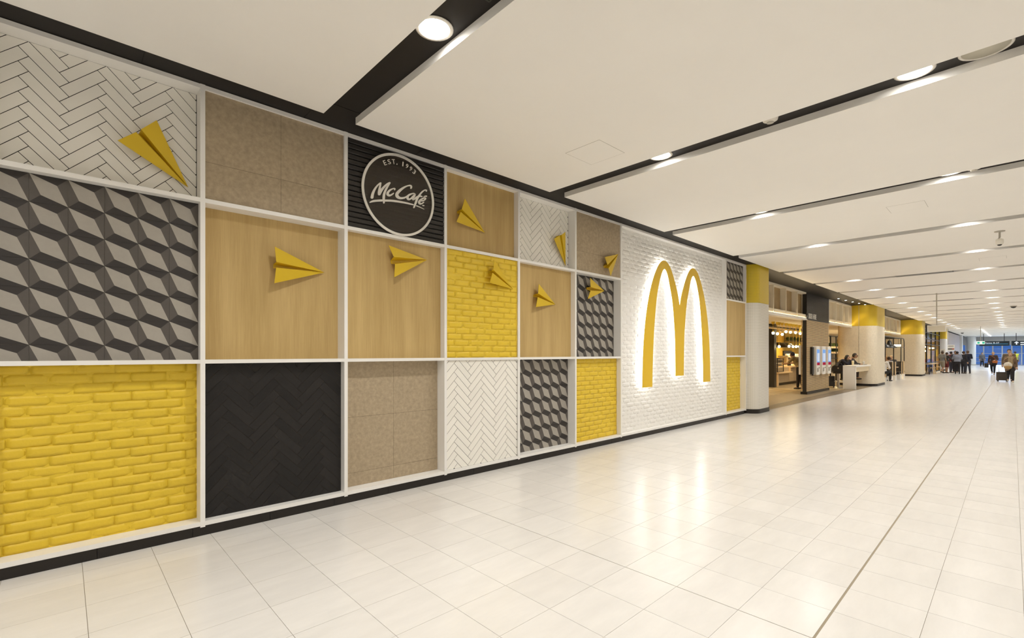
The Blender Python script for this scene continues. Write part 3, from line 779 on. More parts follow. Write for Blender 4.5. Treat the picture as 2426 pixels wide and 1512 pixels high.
def brick_panel(name, label, c, y, m, meshes, seed, limit=400, mortar=0.0075, rough=1.0):
    x0, x1, z0, z1 = c
    rnd = random.Random(seed)
    t = thing(name, label, 'brick panel', ((x0 + x1) / 2, y, z0))
    boxo('mortar_bed', x0, x1, y + mortar - 0.003, 4.96, z0, z1, m, t)
    pieces = []
    r = 0
    while z0 + r * BH < z1 - 0.012:
        zb0, zb1 = z0 + r * BH, min(z0 + (r + 1) * BH, z1)
        off = (0.5 * BL if r % 2 else 0.0) + rnd.uniform(-.012, .012) + seed * 0.07
        xx = x0 - BL + (off % BL)
        while xx < x1:
            a, b = max(xx, x0), min(xx + BL, x1)
            if b - a > 0.03:
                pieces.append((a, b, zb0, zb1))
            xx += BL
        r += 1
    pieces.sort(key=lambda p: p[0])
    rest = MB()
    for n, (a, b, c0, c1) in enumerate(pieces):
        me = rnd.choice(meshes)
        cx, cz = (a + b) / 2, (c0 + c1) / 2
        sx, sz = (b - a) / BL, (c1 - c0) / BH
        dy = rnd.uniform(-0.003, 0.003) * rough
        rot = (0, rnd.uniform(-.010, .010) * rough * (1 if sx > .9 else 0), 0)
        if n < limit:
            put('brick', me, t, (cx, y + dy, cz), rot, (sx, 1, sz))
        else:
            rest.add([(v.co.x * sx + cx, v.co.y + y + dy, v.co.z * sz + cz) for v in me.vertices], [tuple(p.vertices) for p in me.polygons], 0, True)
    if rest.v:
        tag(rest.build('brick_field', m, t), kind='stuff')
    return t


def wood_panel(label, c, y):
    o = boxo('wood_panel', c[0], c[1], y, 4.96, c[2], c[3], WOOD)
    return tag(o, label, 'wood panel')


def concrete_panel(label, c, y, xs, zs):
    x0, x1, z0, z1 = c
    t = thing('concrete_panel', label, 'tile panel', ((x0 + x1) / 2, y, z0))
    boxo('grout_board', x0, x1, y + 0.003, 4.96, z0, z1, GROUT_D, t)
    ex, ez = [x0] + xs + [x1], [z0] + zs + [z1]
    for i in range(len(ex) - 1):
        for j in range(len(ez) - 1):
            g = 0.0012
            boxo('concrete_slab', ex[i] + g, ex[i + 1] - g, y, y + 0.01, ez[j] + g, ez[j + 1] - g, CONC, t)
    return t


herringbone('herringbone_panel', 'white herringbone tile panel with bold black joints in the upper left corner', cell(1, 't'), 4.89, 0.032, 3.592, TILE_W, GROUT_D)
cube_panel('cube_tile_panel', 'largest grey three-tone cube pattern tile panel, at the far left above yellow brick', cell(1, 'm'), 4.82)
brick_panel('brick_panel', 'yellow painted brick panel in the lower left corner of the wall', cell(1, 'b'), 4.885, YEL, BM_Y, 1)
concrete_panel('grey-brown stone tile panel between white herringbone and the round sign', cell(2, 't'), 4.762, [1.496], [3.196])
wood_panel('oak panel directly above the black herringbone tiles, with a large paper plane', cell(2, 'm'), 4.90)
herringbone('herringbone_panel', 'black herringbone tile panel in the bottom row', cell(2, 'b'), 4.82, 1.287, 1.154, TILE_B, GROUT_B)
wood_panel('oak panel under the round white-ringed sign', cell(3, 'm'), 4.823)
concrete_panel('lightest grey-brown stone tile panel in the bottom row beside black tiles', cell(3, 'b'), 4.888, [2.755], [0.262, 0.862])
wood_panel('darkest oak panel in the top row, right of the round sign', cell(4, 't'), 4.823)
brick_panel('brick_panel', 'yellow painted brick panel in the middle row with a yellow plane on it', cell(4, 'm'), 4.757, YEL, BM_Y, 2)
herringbone('herringbone_panel', 'white herringbone tile panel in the bottom row, thin dark joints', cell(4, 'b'), 4.76, 3.786, 1.267, TILE_W, GROUT_D)
herringbone('herringbone_panel', 'white herringbone tile panel in the top row beside the second stone panel', cell(5, 't'), 4.88, 5.464, 3.344, TILE_W, GROUT_D)
wood_panel('smaller oak panel between yellow brick and cube tiles, middle row', cell(5, 'm'), 4.826)
cube_panel('cube_tile_panel', 'grey cube pattern tile panel in the bottom row', cell(5, 'b'), 4.888)
concrete_panel('small stone tile panel in the top row next to the white brick wall', cell(6, 't'), 4.757, [6.495], [3.19])
cube_panel('cube_tile_panel', 'grey cube pattern tile panel in the middle row beside the white brick wall', cell(6, 'm'), 4.888)
brick_panel('brick_panel', 'yellow painted brick panel in the bottom row beside the white brick wall', cell(6, 'b'), 4.822, YEL, BM_Y, 3)
brick_panel('brick_panel', 'full-height white painted brick wall behind the glowing letter', cell(7, 'f'), 4.83, WBR, BM_W, 4, limit=300, mortar=0.0048, rough=0.3)
cube_panel('cube_tile_panel', 'small grey cube pattern tile panel right of the white brick wall', cell(8, 't'), 4.81)
wood_panel('narrow oak panel right of the white brick wall', cell(8, 'm'), 4.757)
brick_panel('brick_panel', 'narrow yellow brick panel at the foot beside the mosaic column', cell(8, 'b'), 4.877, YEL, BM_Y, 5)

# ---- dark slatted panel with the round sign
sx0, sx1, sz0, sz1 = cell(3, 't')
sp = thing('slatted_sign_wall', 'black horizontal slat panel behind the round sign', 'wall cladding', ((sx0 + sx1) / 2, 4.76, sz0))
boxo('backing', sx0, sx1, 4.775, 4.96, sz0, sz1, BLK, sp)
ns = 17
for k in range(ns):
    za = sz0 + (sz1 - sz0) * k / ns
    b = MB()
    zb = za + (sz1 - sz0) / ns
    b.add([(sx0, 4.762, za + .002), (sx1, 4.762, za + .002), (sx1, 4.752, za + .010), (sx0, 4.752, za + .010), (sx0, 4.752, zb - .010), (sx1, 4.752, zb - .010),
           (sx1, 4.768, zb - .001), (sx0, 4.768, zb - .001), (sx0, 4.776, za + .002), (sx1, 4.776, za + .002), (sx1, 4.776, zb - .001), (sx0, 4.776, zb - .001)],
          [(0, 1, 2, 3), (3, 2, 5, 4), (4, 5, 6, 7), (8, 9, 1, 0), (7, 6, 10, 11), (9, 8, 11, 10), (0, 3, 4, 7, 11, 8), (1, 9, 10, 6, 5, 2)])
    b.build('slat', DSLAT, sp)

RC = (2.7417, 3.3252)
RR = 0.4547
rs = thing('round_sign', 'round white-ringed sign with script lettering on black slats', 'sign', (RC[0], 4.73, RC[1] - RR))
n = 96
for (nm, ra, rb, ya, yb, m) in (('ring', RR - 0.026, RR, 4.722, 4.735, SIGNW),):
    b = MB()
    vs_ = []
    for k in range(n):
        t = 2 * math.pi * k / n
        for r, y in ((ra, ya), (rb, ya), (rb, yb), (ra, yb)):
            vs_.append((RC[0] + r * math.cos(t), y, RC[1] + r * math.sin(t)))
    fs_ = []
    for k in range(n):
        for e in range(4):
            fs_.append((k * 4 + e, ((k + 1) % n) * 4 + e, ((k + 1) % n) * 4 + (e + 1) % 4, k * 4 + (e + 1) % 4))
    b.add(vs_, fs_, 0)
    b.build(nm, m, rs)
dm = bpy.data.materials.new('smoked_acrylic')
dm.use_nodes = True
nt = dm.node_tree
pb = nt.nodes['Principled BSDF']
pb.inputs['Base Color'].default_value = (0.062, 0.050, 0.038, 1)
pb.inputs['Roughness'].default_value = 0.35
tr_ = nt.nodes.new('ShaderNodeBsdfTransparent')
mx_ = nt.nodes.new('ShaderNodeMixShader')
mx_.inputs[0].default_value = 0.50
nt.links.new(tr_.outputs[0], mx_.inputs[1])
nt.links.new(pb.outputs[0], mx_.inputs[2])
nt.links.new(mx_.outputs[0], nt.nodes['Material Output'].inputs[0])
MB().prism([(RC[0] + (RR - .027) * math.cos(2 * math.pi * k / n), RC[1] + (RR - .027) * math.sin(2 * math.pi * k / n)) for k in range(n)], 4.733, 4.737).build('disc', dm, rs)
lt = MB()
for si, (l, r) in enumerate(SCRIPT_STROKES):
    yf, yb = 4.727 - si * 0.0002, 4.733
    m_ = len(l)
    vs_ = [(x, yf, z) for x, z in l] + [(x, yf, z) for x, z in r] + [(x, yb, z) for x, z in l] + [(x, yb, z) for x, z in r]
    fs_ = []
    for i in range(m_ - 1):
        fs_.append((i, i + 1, m_ + i + 1, m_ + i))
        fs_.append((i, 2 * m_ + i, 2 * m_ + i + 1, i + 1))
        fs_.append((m_ + i, m_ + i + 1, 3 * m_ + i + 1, 3 * m_ + i))
    fs_ += [(0, m_, 3 * m_, 2 * m_), (m_ - 1, 3 * m_ - 1, 4 * m_ - 1, 2 * m_ - 1)]
    lt.add(vs_, fs_, 0)
lt.build('script_lettering', SIGNW, rs)
for ch, rr, an in (('E', .364, -30.2), ('S', .364, -21.2), ('T', .364, -12.2), ('.', .341, -5.9), ('1', .364, 6.3), ('9', .364, 14.8), ('9', .364, 22.9), ('3', .364, 31.2)):
    w = {'E': .032, 'S': .035, 'T': .036, '.': .012, '1': .012, '9': .030, '3': .031}[ch]
    me = fit_text(ch, SIGNW, w, 0.012 if ch == '.' else 0.051, 0.006)
    a_ = math.radians(an)
    put('letter', me, rs, (RC[0] + rr * math.sin(a_), 4.729, RC[1] + rr * math.cos(a_)), (math.radians(90), a_, 0))

# ---- glowing letter
def catmull(P, n=4):
    Q = []
    for i in range(len(P) - 1):
        p = [P[max(0, i - 1)], P[i], P[i + 1], P[min(len(P) - 1, i + 2)]]
        for k in range(n):
            t = k / n
            Q.append(tuple(.5 * ((2 * b) + (-a + c) * t + (2 * a - 5 * b + 4 * c - d) * t * t + (-a + 3 * b - 3 * c + d) * t ** 3) for a, b, c, d in zip(*p)))
    Q.append(P[-1])
    return Q


OUT = catmull([(-1.43, .915), (-1.418, 1.28), (-1.387, 1.71), (-1.327, 2.12), (-1.24, 2.48), (-1.135, 2.78), (-1.015, 3.02), (-.88, 3.215), (-.76, 3.325), (-.635, 3.37),
               (-.50, 3.345), (-.382, 3.255), (-.265, 3.10), (-.157, 2.915), (-.068, 2.735), (0, 2.527)])
INN = catmull([(-1.076, .915), (-1.067, 1.2), (-1.05, 1.53), (-1.018, 1.92), (-.977, 2.24), (-.935, 2.5), (-.885, 2.73), (-.812, 2.935), (-.742, 3.085), (-.675, 3.17),
               (-.615, 3.205), (-.548, 3.175), (-.47, 3.06), (-.395, 2.86), (-.322, 2.66), (-.268, 2.42), (-.228, 2.15), (-.197, 1.88), (-.182, 1.527), (-.172, 1.09)])
MX = 9.188
mir = lambda l: [(-x, z) for x, z in l][::-1]
outline = OUT[:] + mir(OUT)[1:] + [(-x, z) for x, z in INN] + INN[::-1]
SK = 4.762 / 4.70
outline = [((MX + x) * SK, 1.55 + (z - 1.55) * SK) for x, z in outline]
if area2(outline) < 0:
    outline.reverse()


def inset(poly, d):
    out = []
    for i in range(len(poly)):
        a, b, c = Vector(poly[i - 1]), Vector(poly[i]), Vector(poly[(i + 1) % len(poly)])
        e1, e2 = (b - a), (c - b)
        if e1.length < 1e-6 or e2.length < 1e-6:
            out.append(tuple(b))
            continue
        n1, n2 = Vector((-e1.y, e1.x)).normalized(), Vector((-e2.y, e2.x)).normalized()
        nn = (n1 + n2)
        if nn.length < 1e-4:
            nn = n1
        nn.normalize()
        k = d / max(0.5, nn.dot(n1))
        out.append(tuple(b + nn * k))
    return out


ms = thing('letter_sign', 'giant yellow rounded letter M sign with white halo light on white brick', 'sign', (MX, 4.72, 0.9))
MB().prism(outline, 4.760, 4.767).build('letter_body', SIGN_Y, ms)
MB().prism(inset(outline, 0.030), 4.7675, 4.774).build('halo_light', LED_W, ms, 'white glowing back of the letter')
for (x, z) in ((-1.25, 1.1), (-1.25, 2.0), (-1.0, 2.85), (0, 1.3), (0, 2.2), (1.0, 2.85), (1.25, 2.0), (1.25, 1.1)):
    MB().tube([(MX * SK + x, 4.774, z), (MX * SK + x, 4.845, z)], 0.012).build('standoff', STEEL, ms)

# ---- folded yellow planes
PLANE_LABEL = {
    'c1h': 'yellow paper plane diving nose-down on the upper left herringbone tiles',
    'c2w': 'yellow paper plane pointing right on the oak panel above black tiles',
    'c3w': 'yellow paper plane on the oak panel below the round sign',
    'c4w': 'yellow paper plane on the dark oak panel in the top row',
    'c4y': 'yellow paper plane camouflaged on yellow brick',
    'c5h': 'yellow paper plane pointing straight down on the second top-row herringbone panel',
    'c5w': 'yellow paper plane on the small middle-row oak panel',
    'c6c': 'yellow paper plane climbing up on the small top-row stone panel',
    'c6q': 'yellow paper plane on cube tiles, nearest the white brick wall',
}
HOLE = mat('screw_hole', (0.10, 0.06, 0.005), 0.5)
for key, yp, pts in PLANES:
    t1, i1, i2, t2, nose, k1, k2 = [Vector(p) for p in pts]
    km = (k1 + k2) / 2
    th = Vector((0, 0.004, 0))
    t = thing('paper_plane', PLANE_LABEL[key], 'paper plane', (nose.x, yp, nose.z), 'yellow paper planes on the wall')

    def sheet(nm, poly):
        m_ = len(poly)
        vs_ = poly + [p + th for p in poly]
        MB().add(vs_, [tuple(range(m_)), tuple(range(m_, 2 * m_))[::-1]] + [(i, m_ + i, m_ + (i + 1) % m_, (i + 1) % m_) for i in range(m_)]).build(nm, PLANE, t)

    sheet('wing', [nose, t1, i1])
    sheet('wing', [nose, i2, t2])
    nb = nose + Vector((0, -0.004, 0))
    sheet('keel', [nb, i1, k1])
    sheet('keel', [nb, k1, k2])
    sheet('keel', [nb, k2, i2])
    for f in (0.25, 0.8):
        p = nb.lerp((k2 * 0.45 + i2 * 0.55), f)
        MB().ball(p, 0.004, 8, 6).build('screw', HOLE, t)

# ================================================================== ceiling fittings
RIM = mat('downlight_trim', (0.78, 0.74, 0.66), 0.4)
trim_me = MB()
trim_me.lathe([(0.128, 0.0), (0.134, -0.006), (0.112, -0.012), (0.104, -0.004), (0.104, 0.0)], (0, 0, 0), 28)
trim_me = trim_me.mesh('trim_ring', RIM)
lens_me = MB().lathe([(0.0, -0.007), (0.07, -0.007), (0.103, -0.004), (0.103, 0.0)], (0, 0, 0), 28).mesh('lens', DISC)


ORD = ['', 'first', 'second', 'third', 'fourth', 'fifth', 'sixth', 'seventh', 'eighth', 'ninth', 'tenth', 'eleventh', 'twelfth', 'thirteenth', 'fourteenth', 'fifteenth', 'sixteenth', 'seventeenth', 'eighteenth', 'nineteenth', 'twentieth']


def downlight(x, y, w, lab, col=LAMP_COL):
    t = thing('downlight', lab, 'light', (x, y, Z_B), 'downlights in the ceiling slots')
    put('trim_ring', trim_me, t, (x, y, Z_B))
    put('lens', lens_me, t, (x, y, Z_B))
    lamp('downlight_lamp', (x, y, Z_B - 0.016), w, col, 0.19)


for gi, g in enumerate(GAPS[:-1]):
    x = g + 0.150
    if x < -5 or x > 88:
        continue
    left = 2.81 if x < 13 else 3.37
    ylist = [left, 0.55] if x < 60 else [2.0, -1.2]  # far right-hand row added, unseen, to brighten the glazing end
    if x < 30:
        ylist += [-1.72, -3.98]
    elif x < 60:
        ylist += [-2.8]
    if 13 < x < 16:
        ylist.remove(left)
    for y in ylist:
        n_ = int(round((g - 1.755) / 3.128)) + 1
        if x >= 60:
            lab = 'distant downlight in the ceiling before the far glazing, right-hand row added'
        elif n_ < 1:
            lab = 'round downlight in a ceiling slot behind the viewpoint'
        else:
            lab = '%s glowing round downlight in the %s dark ceiling slot from the viewpoint' % ('left-hand' if y > 2 else ('right-hand' if y > 0 else 'far right'), ORD[n_])
        w_ = (LAMP_W * (1.28 if y > 2 else (0.85 if y > 0 else 0.5))) if x < 30 else LAMP_W * (1.0 if x < 60 else 2.2)
        downlight(x, y, w_, lab, LAMP_COL if x < 62 else (0.82, 0.92, 1.0))  # distant lamps strengthened and tinted cool in place of daylight

# round speaker grille and two detectors in the slots
t = thing('ceiling_speaker', 'large unlit round grey speaker grille in the dark slot at upper right', 'speaker', (5.035, 0.14, Z_B))
MB().lathe([(0.150, 0.0), (0.154, -0.008), (0.138, -0.014), (0.136, -0.006), (0.0, -0.006)], (5.035, 0.14, Z_B), 32).build('speaker_trim', RIM, t)
MB().lathe([(0.0, -0.0085), (0.135, -0.007), (0.135, -0.003)], (5.035, 0.14, Z_B), 32).build('grille', mat('speaker_grille', (0.50, 0.47, 0.38), 0.6, bump=0.3, bscale=300), t)
for (x, y, lb) in ((5.02, 1.63, 'small white round detector in the long slot between two downlights'), (8.16, 0.33, 'white dome smoke detector in the slot at right edge')):
    t = thing('smoke_detector', lb, 'detector', (x, y, Z_B))
    MB().lathe([(0.0, -0.045), (0.03, -0.045), (0.038, -0.030), (0.065, -0.022), (0.070, 0.0)], (x, y, Z_B), 20).build('detector_body', RIM, t)
    MB().lathe([(0.026, -0.048), (0.032, -0.046), (0.032, -0.040)], (x, y, Z_B), 16).build('sensor_cap', GREYP, t)


def diffuser(x, y0, y1, lb):
    t = thing('air_diffuser', lb, 'vent', (x, (y0 + y1) / 2, Z_B), 'black slot diffusers in the ceiling')
    b = MB()
    b.box(x - 0.10, x + 0.10, y0, y0 + 0.012, Z_B - 0.02, Z_B)
    b.box(x - 0.10, x + 0.10, y1 - 0.012, y1, Z_B - 0.02, Z_B)
    b.box(x - 0.105, x - 0.095, y0, y1, Z_B - 0.02, Z_B)
    b.box(x + 0.095, x + 0.105, y0, y1, Z_B - 0.02, Z_B)
    b.build('diffuser_frame', BLK, t)
    for k in range(4):
        xx = x - 0.06 + 0.04 * k
        MB().add([(xx - .012, y0 + .012, Z_B - .004), (xx + .004, y0 + .012, Z_B - .020), (xx + .004, y1 - .012, Z_B - .020), (xx - .012, y1 - .012, Z_B - .004),
                  (xx - .010, y0 + .012, Z_B - .002), (xx + .007, y0 + .012, Z_B - .018), (xx + .007, y1 - .012, Z_B - .018), (xx - .010, y1 - .012, Z_B - .002)],
                 [(0, 1, 2, 3), (7, 6, 5, 4), (0, 4, 5, 1), (3, 2, 6, 7)]).build('blade', mat('blade_metal', (0.10, 0.085, 0.07), 0.35, metal=0.6), t)
    return t


diffuser(1.905, 1.14, 2.34, 'black louvred air diffuser in the nearest dark ceiling slot')
for x in (17.55, 26.93, 33.18, 45.7):
    # far ones hang flush with the panels and close the slot
    t = thing('air_diffuser', 'distant black slot diffuser flush in the white ceiling', 'vent', (x, 1.73, Z_C), 'distant flush slot diffusers')
    boxo('diffuser_body', x - 0.155, x + 0.155, 1.12, 2.34, Z_C - 0.002, Z_B - 0.003, BLK, t)

# pendant camera
cx, cy = 12.40, 0.165
t = thing('security_camera', 'white pendant camera hanging from the ceiling at right', 'camera', (cx, cy, Z_C))
MB().lathe([(0.072, 0.0), (0.072, -0.012), (0.02, -0.016)], (cx, cy, Z_C), 20).build('ceiling_plate', GREYP, t)
MB().tube([(cx, cy, Z_C - .01), (cx, cy, Z_C - .115), (cx - .012, cy + .012, Z_C - .14)], 0.014).build('drop_pipe', GREYP, t)
MB().lathe([(0.035, -0.245), (0.050, -0.235), (0.056, -0.19), (0.052, -0.15), (0.02, -0.135)], (cx, cy, Z_C), 20).build('camera_body', SIGNW, t)
MB().ball((cx, cy, Z_C - .243), (.034, .034, .026), 14, 8).build('lens_dome', BLK, t)
for (x, y, r, lb) in ((32.4, -0.02, 0.095, 'black dome camera on the ceiling near the right edge'), (69.0, -0.9, 0.13, 'tiny distant dome camera above the second dark sign'),
                      (70.0, 3.72, 0.12, 'tiny distant dome camera over the left of the glazing')):
    t = thing('dome_camera', lb, 'camera', (x, y, Z_C))
    MB().lathe([(r * 1.25, 0.0), (r * 1.25, -0.03), (r, -0.035)], (x, y, Z_C), 18).build('mount_ring', GREYP, t)
    MB().ball((x, y, Z_C - .035), (r, r, r * .75), 16, 8).build('dome', BLK, t)

# blank hanging sign
t = thing('hanging_sign', 'blank cream box sign hanging on a rod from the ceiling', 'sign', (23.5, 1.94, 2.35))
MB().tube([(23.5, 1.94, Z_C), (23.5, 1.94, 2.58)], 0.018).build('rod', GREYP, t)
b = MB()
b.rbox(23.45, 23.55, 1.68, 2.20, 2.35, 2.59, 0.02, axis='x')
b.build('sign_box', SIGNW, t)
MB().box(23.445, 23.45, 1.71, 2.17, 2.38, 2.56).build('sign_face', mat('sign_face', (0.72, 0.66, 0.52), 0.4), t)

# ================================================================== columns
def rounded_ring(x0, x1, y0, y1, r, seg=8):
    ring = []
    for (cx, cy, s) in ((x1 - r, y1 - r, 0), (x0 + r, y1 - r, 90), (x0 + r, y0 + r, 180), (x1 - r, y0 + r, 270)):
        for k in range(seg + 1):
            t = math.radians(s + 90 * k / seg)
            ring.append((cx + r * math.cos(t), cy + r * math.sin(t)))
    return ring


def column(label, x0, x1, y0, y1, r, white, yellow):
    t = thing('column', label, 'column', ((x0 + x1) / 2, (y0 + y1) / 2, 0))
    MB().rbox(x0 - .012, x1 + .012, y0 - .012, y1 + .012, 0, 0.11, r, seg=10).build('plinth', SKIRT, t)
    for nm, q, z0, z1, m_ in (('shaft', 0.0, 0.11, 2.857, white), ('yellow_band', 0.001, 2.858, Z_B - .001, yellow)):
        ring = rounded_ring(x0 - q, x1 + q, y0 - q, y1 + q, r, 10)
        n = len(ring)
        o = MB().add([(a, b, z0) for a, b in ring] + [(a, b, z1) for a, b in ring], [(i, (i + 1) % n, n + (i + 1) % n, n + i) for i in range(n)], 0, True).build(nm, m_, t)
        uv = o.data.uv_layers.new(name='UVMap')
        arc = [0.0]
        for i in range(n):
            a, b = ring[i], ring[(i + 1) % n]
            arc.append(arc[-1] + math.dist(a, b))
        for p in o.data.polygons:
            i = p.index
            for li, (u_, v_) in zip(p.loop_indices, ((arc[i], z0), (arc[i + 1], z0), (arc[i + 1], z1), (arc[i], z1))):
                uv.data[li].uv = (u_, v_)
    return t


COLY2 = mat('yellow_column_paint', (0.62, 0.44, 0.025), 0.4)
column('mosaic column with yellow top, ending the feature wall', 12.845, 13.97, 4.50, 5.14, 0.27, COLW, COLY)
MB().box(13.02, 13.92, 5.0, 12.0, 0, Z_B).build('wall_partition', WALLP)['kind'] = 'structure'
c2 = column('pale concrete column with yellow top behind the white high table', 27.62, 30.2, 4.40, 5.98, 0.42, CONC_L, COLY2)
boxo('seam', 27.613, 27.622, 5.05, 5.065, 0.11, Z_B - 0.01, GREYP, c2)
boxo('seam', 27.615, 27.622, 5.07, 5.55, 1.90, 1.905, GREYP, c2)
column('pale concrete column with yellow top beyond the booths', 42.2, 44.4, 4.24, 6.45, 0.42, CONC_L, COLY2)
column('distant pale column with yellow top beside the glass shopfront', 57.4, 58.8, 4.12, 5.3, 0.30, mat('pale_blue_paint', (0.70, 0.71, 0.72), 0.6), COLY2)

# ================================================================== cafe shell
for nm, a in (('ceiling_cafe', (13.92, 57.2, 5.36, 12.2, 2.90, 3.02)),):
    o = boxo(nm, *a, mat('cafe_ceiling', (0.78, 0.70, 0.54), 0.7))
    o['kind'] = 'structure'
o = boxo('wall_cafe', 13.9, 57, 12.0, 12.2, 0, 2.9, mat('cafe_back', (0.60, 0.40, 0.10), 0.6, var=0.25, vscale=1.6))
o['kind'] = 'structure'
o = boxo('wall_side', 57.0, 57.2, 5.4, 12.2, 0, 2.9, WALLP)
o['kind'] = 'structure'
o = boxo('wall_yellow', 29.0, 40.0, 10.4, 10.5, 0, 2.9, mat('yellow_back', (0.70, 0.46, 0.06), 0.5, var=0.2, vscale=1.2))
o['kind'] = 'structure'


FIN = mat('fin_white', (0.85, 0.78, 0.63), 0.6)
BACKD = mat('bulkhead_oak', (0.40, 0.28, 0.13), 0.6, var=0.1, vscale=6)
BACKL = mat('bulkhead_cream', (0.74, 0.62, 0.42), 0.6)


def bulkhead(label, xs, y, depth, back):
    """row of open light boxes, each lit from its lower edge"""
    t = thing('light_bulkhead', label, 'bulkhead', ((xs[0] + xs[-1]) / 2, y, 2.83))
    boxo('back_panel', xs[0], xs[-1], y + depth, y + depth + 0.04, 2.84, Z_B - 0.002, back, t)
    boxo('front_lip', xs[0], xs[-1], y - 0.019, y - 0.012, 2.841, 2.89, SIGNW, t)
    boxo('sill', xs[0], xs[-1], y - 0.02, y + depth + 0.04, 2.80, 2.84, SIGNW, t)
    boxo('head', xs[0], xs[-1], y - 0.005, y + depth, 3.79, Z_B - 0.002, FIN, t)
    for x in xs:
        boxo('fin', x - 0.02, x + 0.02, y - 0.01, y + depth, 2.84, 3.79, FIN, t)
    for a, b in zip(xs[:-1], xs[1:]):
        boxo('led_strip', a + 0.05, b - 0.05, y + 0.02, y + 0.06, 2.842, 2.856, LED_Y, t)
    return t


bulkhead('row of open warm-lit light boxes over the counter opening', [14.30, 15.54, 16.77, 18.01, 19.25, 20.40], 5.35, 0.18, BACKD)
bulkhead('row of open warm-lit light boxes over the high table', [23.52, 24.70, 25.87, 27.00, 27.60], 5.35, 0.12, BACKL)
bulkhead('row of narrow warm-lit light boxes over the booths', [30.3, 31.2, 35.3, 36.6, 37.9, 39.3, 40.7, 42.1], 5.35, 0.10, BACKL)
bulkhead('short warm-lit light box left of the glass shopfront', [44.5, 45.6, 46.8], 5.0, 0.10, BACKL)
for k in range(8):
    x = 16.6 + 0.47 * k
    o = MB().ball((x, 5.62, 2.865), 0.035, 10, 8).build('marquee_bulb', BULB)
    tag(o, 'small glowing bulb in the row under the light boxes', 'bulb', 'bulbs under the light boxes')

# small sign panel on the third bulkhead
t = thing('projecting_sign', 'dark panel with a white oval emblem among the light boxes', 'sign', (33.2, 5.3, 2.84))
boxo('panel', 31.6, 35.2, 5.24, 5.34, 2.86, 3.72, DSLAT, t)
n = 40
b = MB()
b.prism([(32.2 + 0.50 * math.cos(2 * math.pi * k / n), 3.29 + 0.40 * math.sin(2 * math.pi * k / n)) for k in range(n)], 5.225, 5.238)
b.build('oval_ring', SIGNW, t)
b = MB()
b.prism([(32.2 + 0.46 * math.cos(2 * math.pi * k / n), 3.29 + 0.365 * math.sin(2 * math.pi * k / n)) for k in range(n)], 5.217, 5.2245)
b.build('oval_face', mat('oval_face', (0.16, 0.14, 0.12), 0.4), t)
boxo('side_board', 34.5, 35.2, 5.22, 5.239, 2.86, 3.72, mat('taupe_board', (0.28, 0.22, 0.14), 0.6), t)

# ---- slatted pier with sign and kiosks
px0, px1, py = 20.30, 23.42, 5.33
t = thing('slat_pier', 'freestanding pier clad in pale timber slats with dark slatted head', 'pier', ((px0 + px1) / 2, py + .2, 0))
boxo('core', px0 + .02, px1 - .01, py + 0.012, py + 0.14, 0.0, Z_B - .002, BLK, t)
boxo('plinth', px0 - 0.02, px1 + 0.01, py - 0.02, py + 0.20, 0.0, 0.10, SKIRT, t)
for k in range(77):
    boxi('slat', ((px0 + px1) / 2 + .01, py + 0.004, 0.122 + 0.0352 * k), (px1 - px0 - .02, 0.018, 0.021), WOOD2, t)
for k in range(20):
    boxi('dark_slat', ((px0 + px1) / 2, py + 0.002, 2.86 + 0.0500 * k), (px1 - px0, 0.022, 0.040), DSLAT, t)
for k in range(77):
    boxi('end_slat', (px0 + .02, py + .165, 0.122 + 0.0352 * k), (0.04, 0.045, 0.021), WOOD2, t)
st = thing('order_sign', 'white capital lettering ORDER HERE on the dark head of the pier', 'sign', (20.99, 5.31, 2.87))
for w_, xa, xb in (('ORDER', 20.46, 20.97), ('HERE', 21.06, 21.50)):
    put('lettering', fit_text(w_, SIGNW, xb - xa, 0.195, 0.012), st, ((xa + xb) / 2, 5.312, 2.972), (math.radians(90), 0, 0))

SCR = emat('screen_blue', (0.28, 0.50, 0.95), 0.75)
SCR_W = emat('screen_white', (0.80, 0.88, 1.0), 0.75)
SCR_R = emat('screen_red', (0.42, 0.03, 0.06), 0.8)
for i, (xa, xb, lb) in enumerate(((21.07, 21.53, 'white wall-mounted order kiosk nearest the camera, first of three'), (21.87, 22.38, 'white wall-mounted order kiosk in the middle of three'),
                                  (22.70, 23.20, 'white wall-mounted order kiosk furthest along, at the pier edge'))):
    k_ = thing('order_kiosk', lb, 'kiosk', ((xa + xb) / 2, 5.26, 0.72), 'order kiosks on the slatted pier')
    b = MB()
    b.rbox(xa, xb, 5.20, 5.325, 0.72, 1.83, 0.04, axis='y')
    b.build('housing', SIGNW, k_)
    s_ = boxo('screen', xa + .06, xb - .05, 5.190, 5.199, 1.20, 1.70, SCR, k_)
    boxo('menu_area', xa + .09, xb - .10, 5.187, 5.1895, 1.24, 1.56, SCR_W, s_)
    boxo('red_bar', xa + .06, xb - .05, 5.187, 5.1898, 1.09, 1.195, SCR_R, k_)
    boxo('card_reader', xa + .10, xa + .20, 5.165, 5.199, 0.84, 0.99, GREYP, k_)
    MB().tube([(xb - .11, 5.185, 0.985), (xb - .11, 5.201, 0.985)], 0.022, 12).build('sensor', BLK, k_)
k_ = thing('order_kiosk', 'white kiosk seen edge-on at the left rear of the slatted pier', 'kiosk', (20.5, 5.6, 0.74), 'order kiosks on the slatted pier')
MB().rbox(20.32, 20.78, 5.53, 5.60, 0.74, 1.86, 0.03, axis='y').build('housing', SIGNW, k_)
boxo('mounting_plate', 20.45, 20.65, 5.505, 5.53, 1.1, 1.5, BLK, k_)
k_ = thing('kiosk_bracket', 'black vertical bracket box left of the first kiosk', 'bracket', (20.9, 5.26, 0.75))
boxo('bracket_box', 20.72, 20.92, 5.24, 5.325, 0.76, 1.79, BLK, k_)
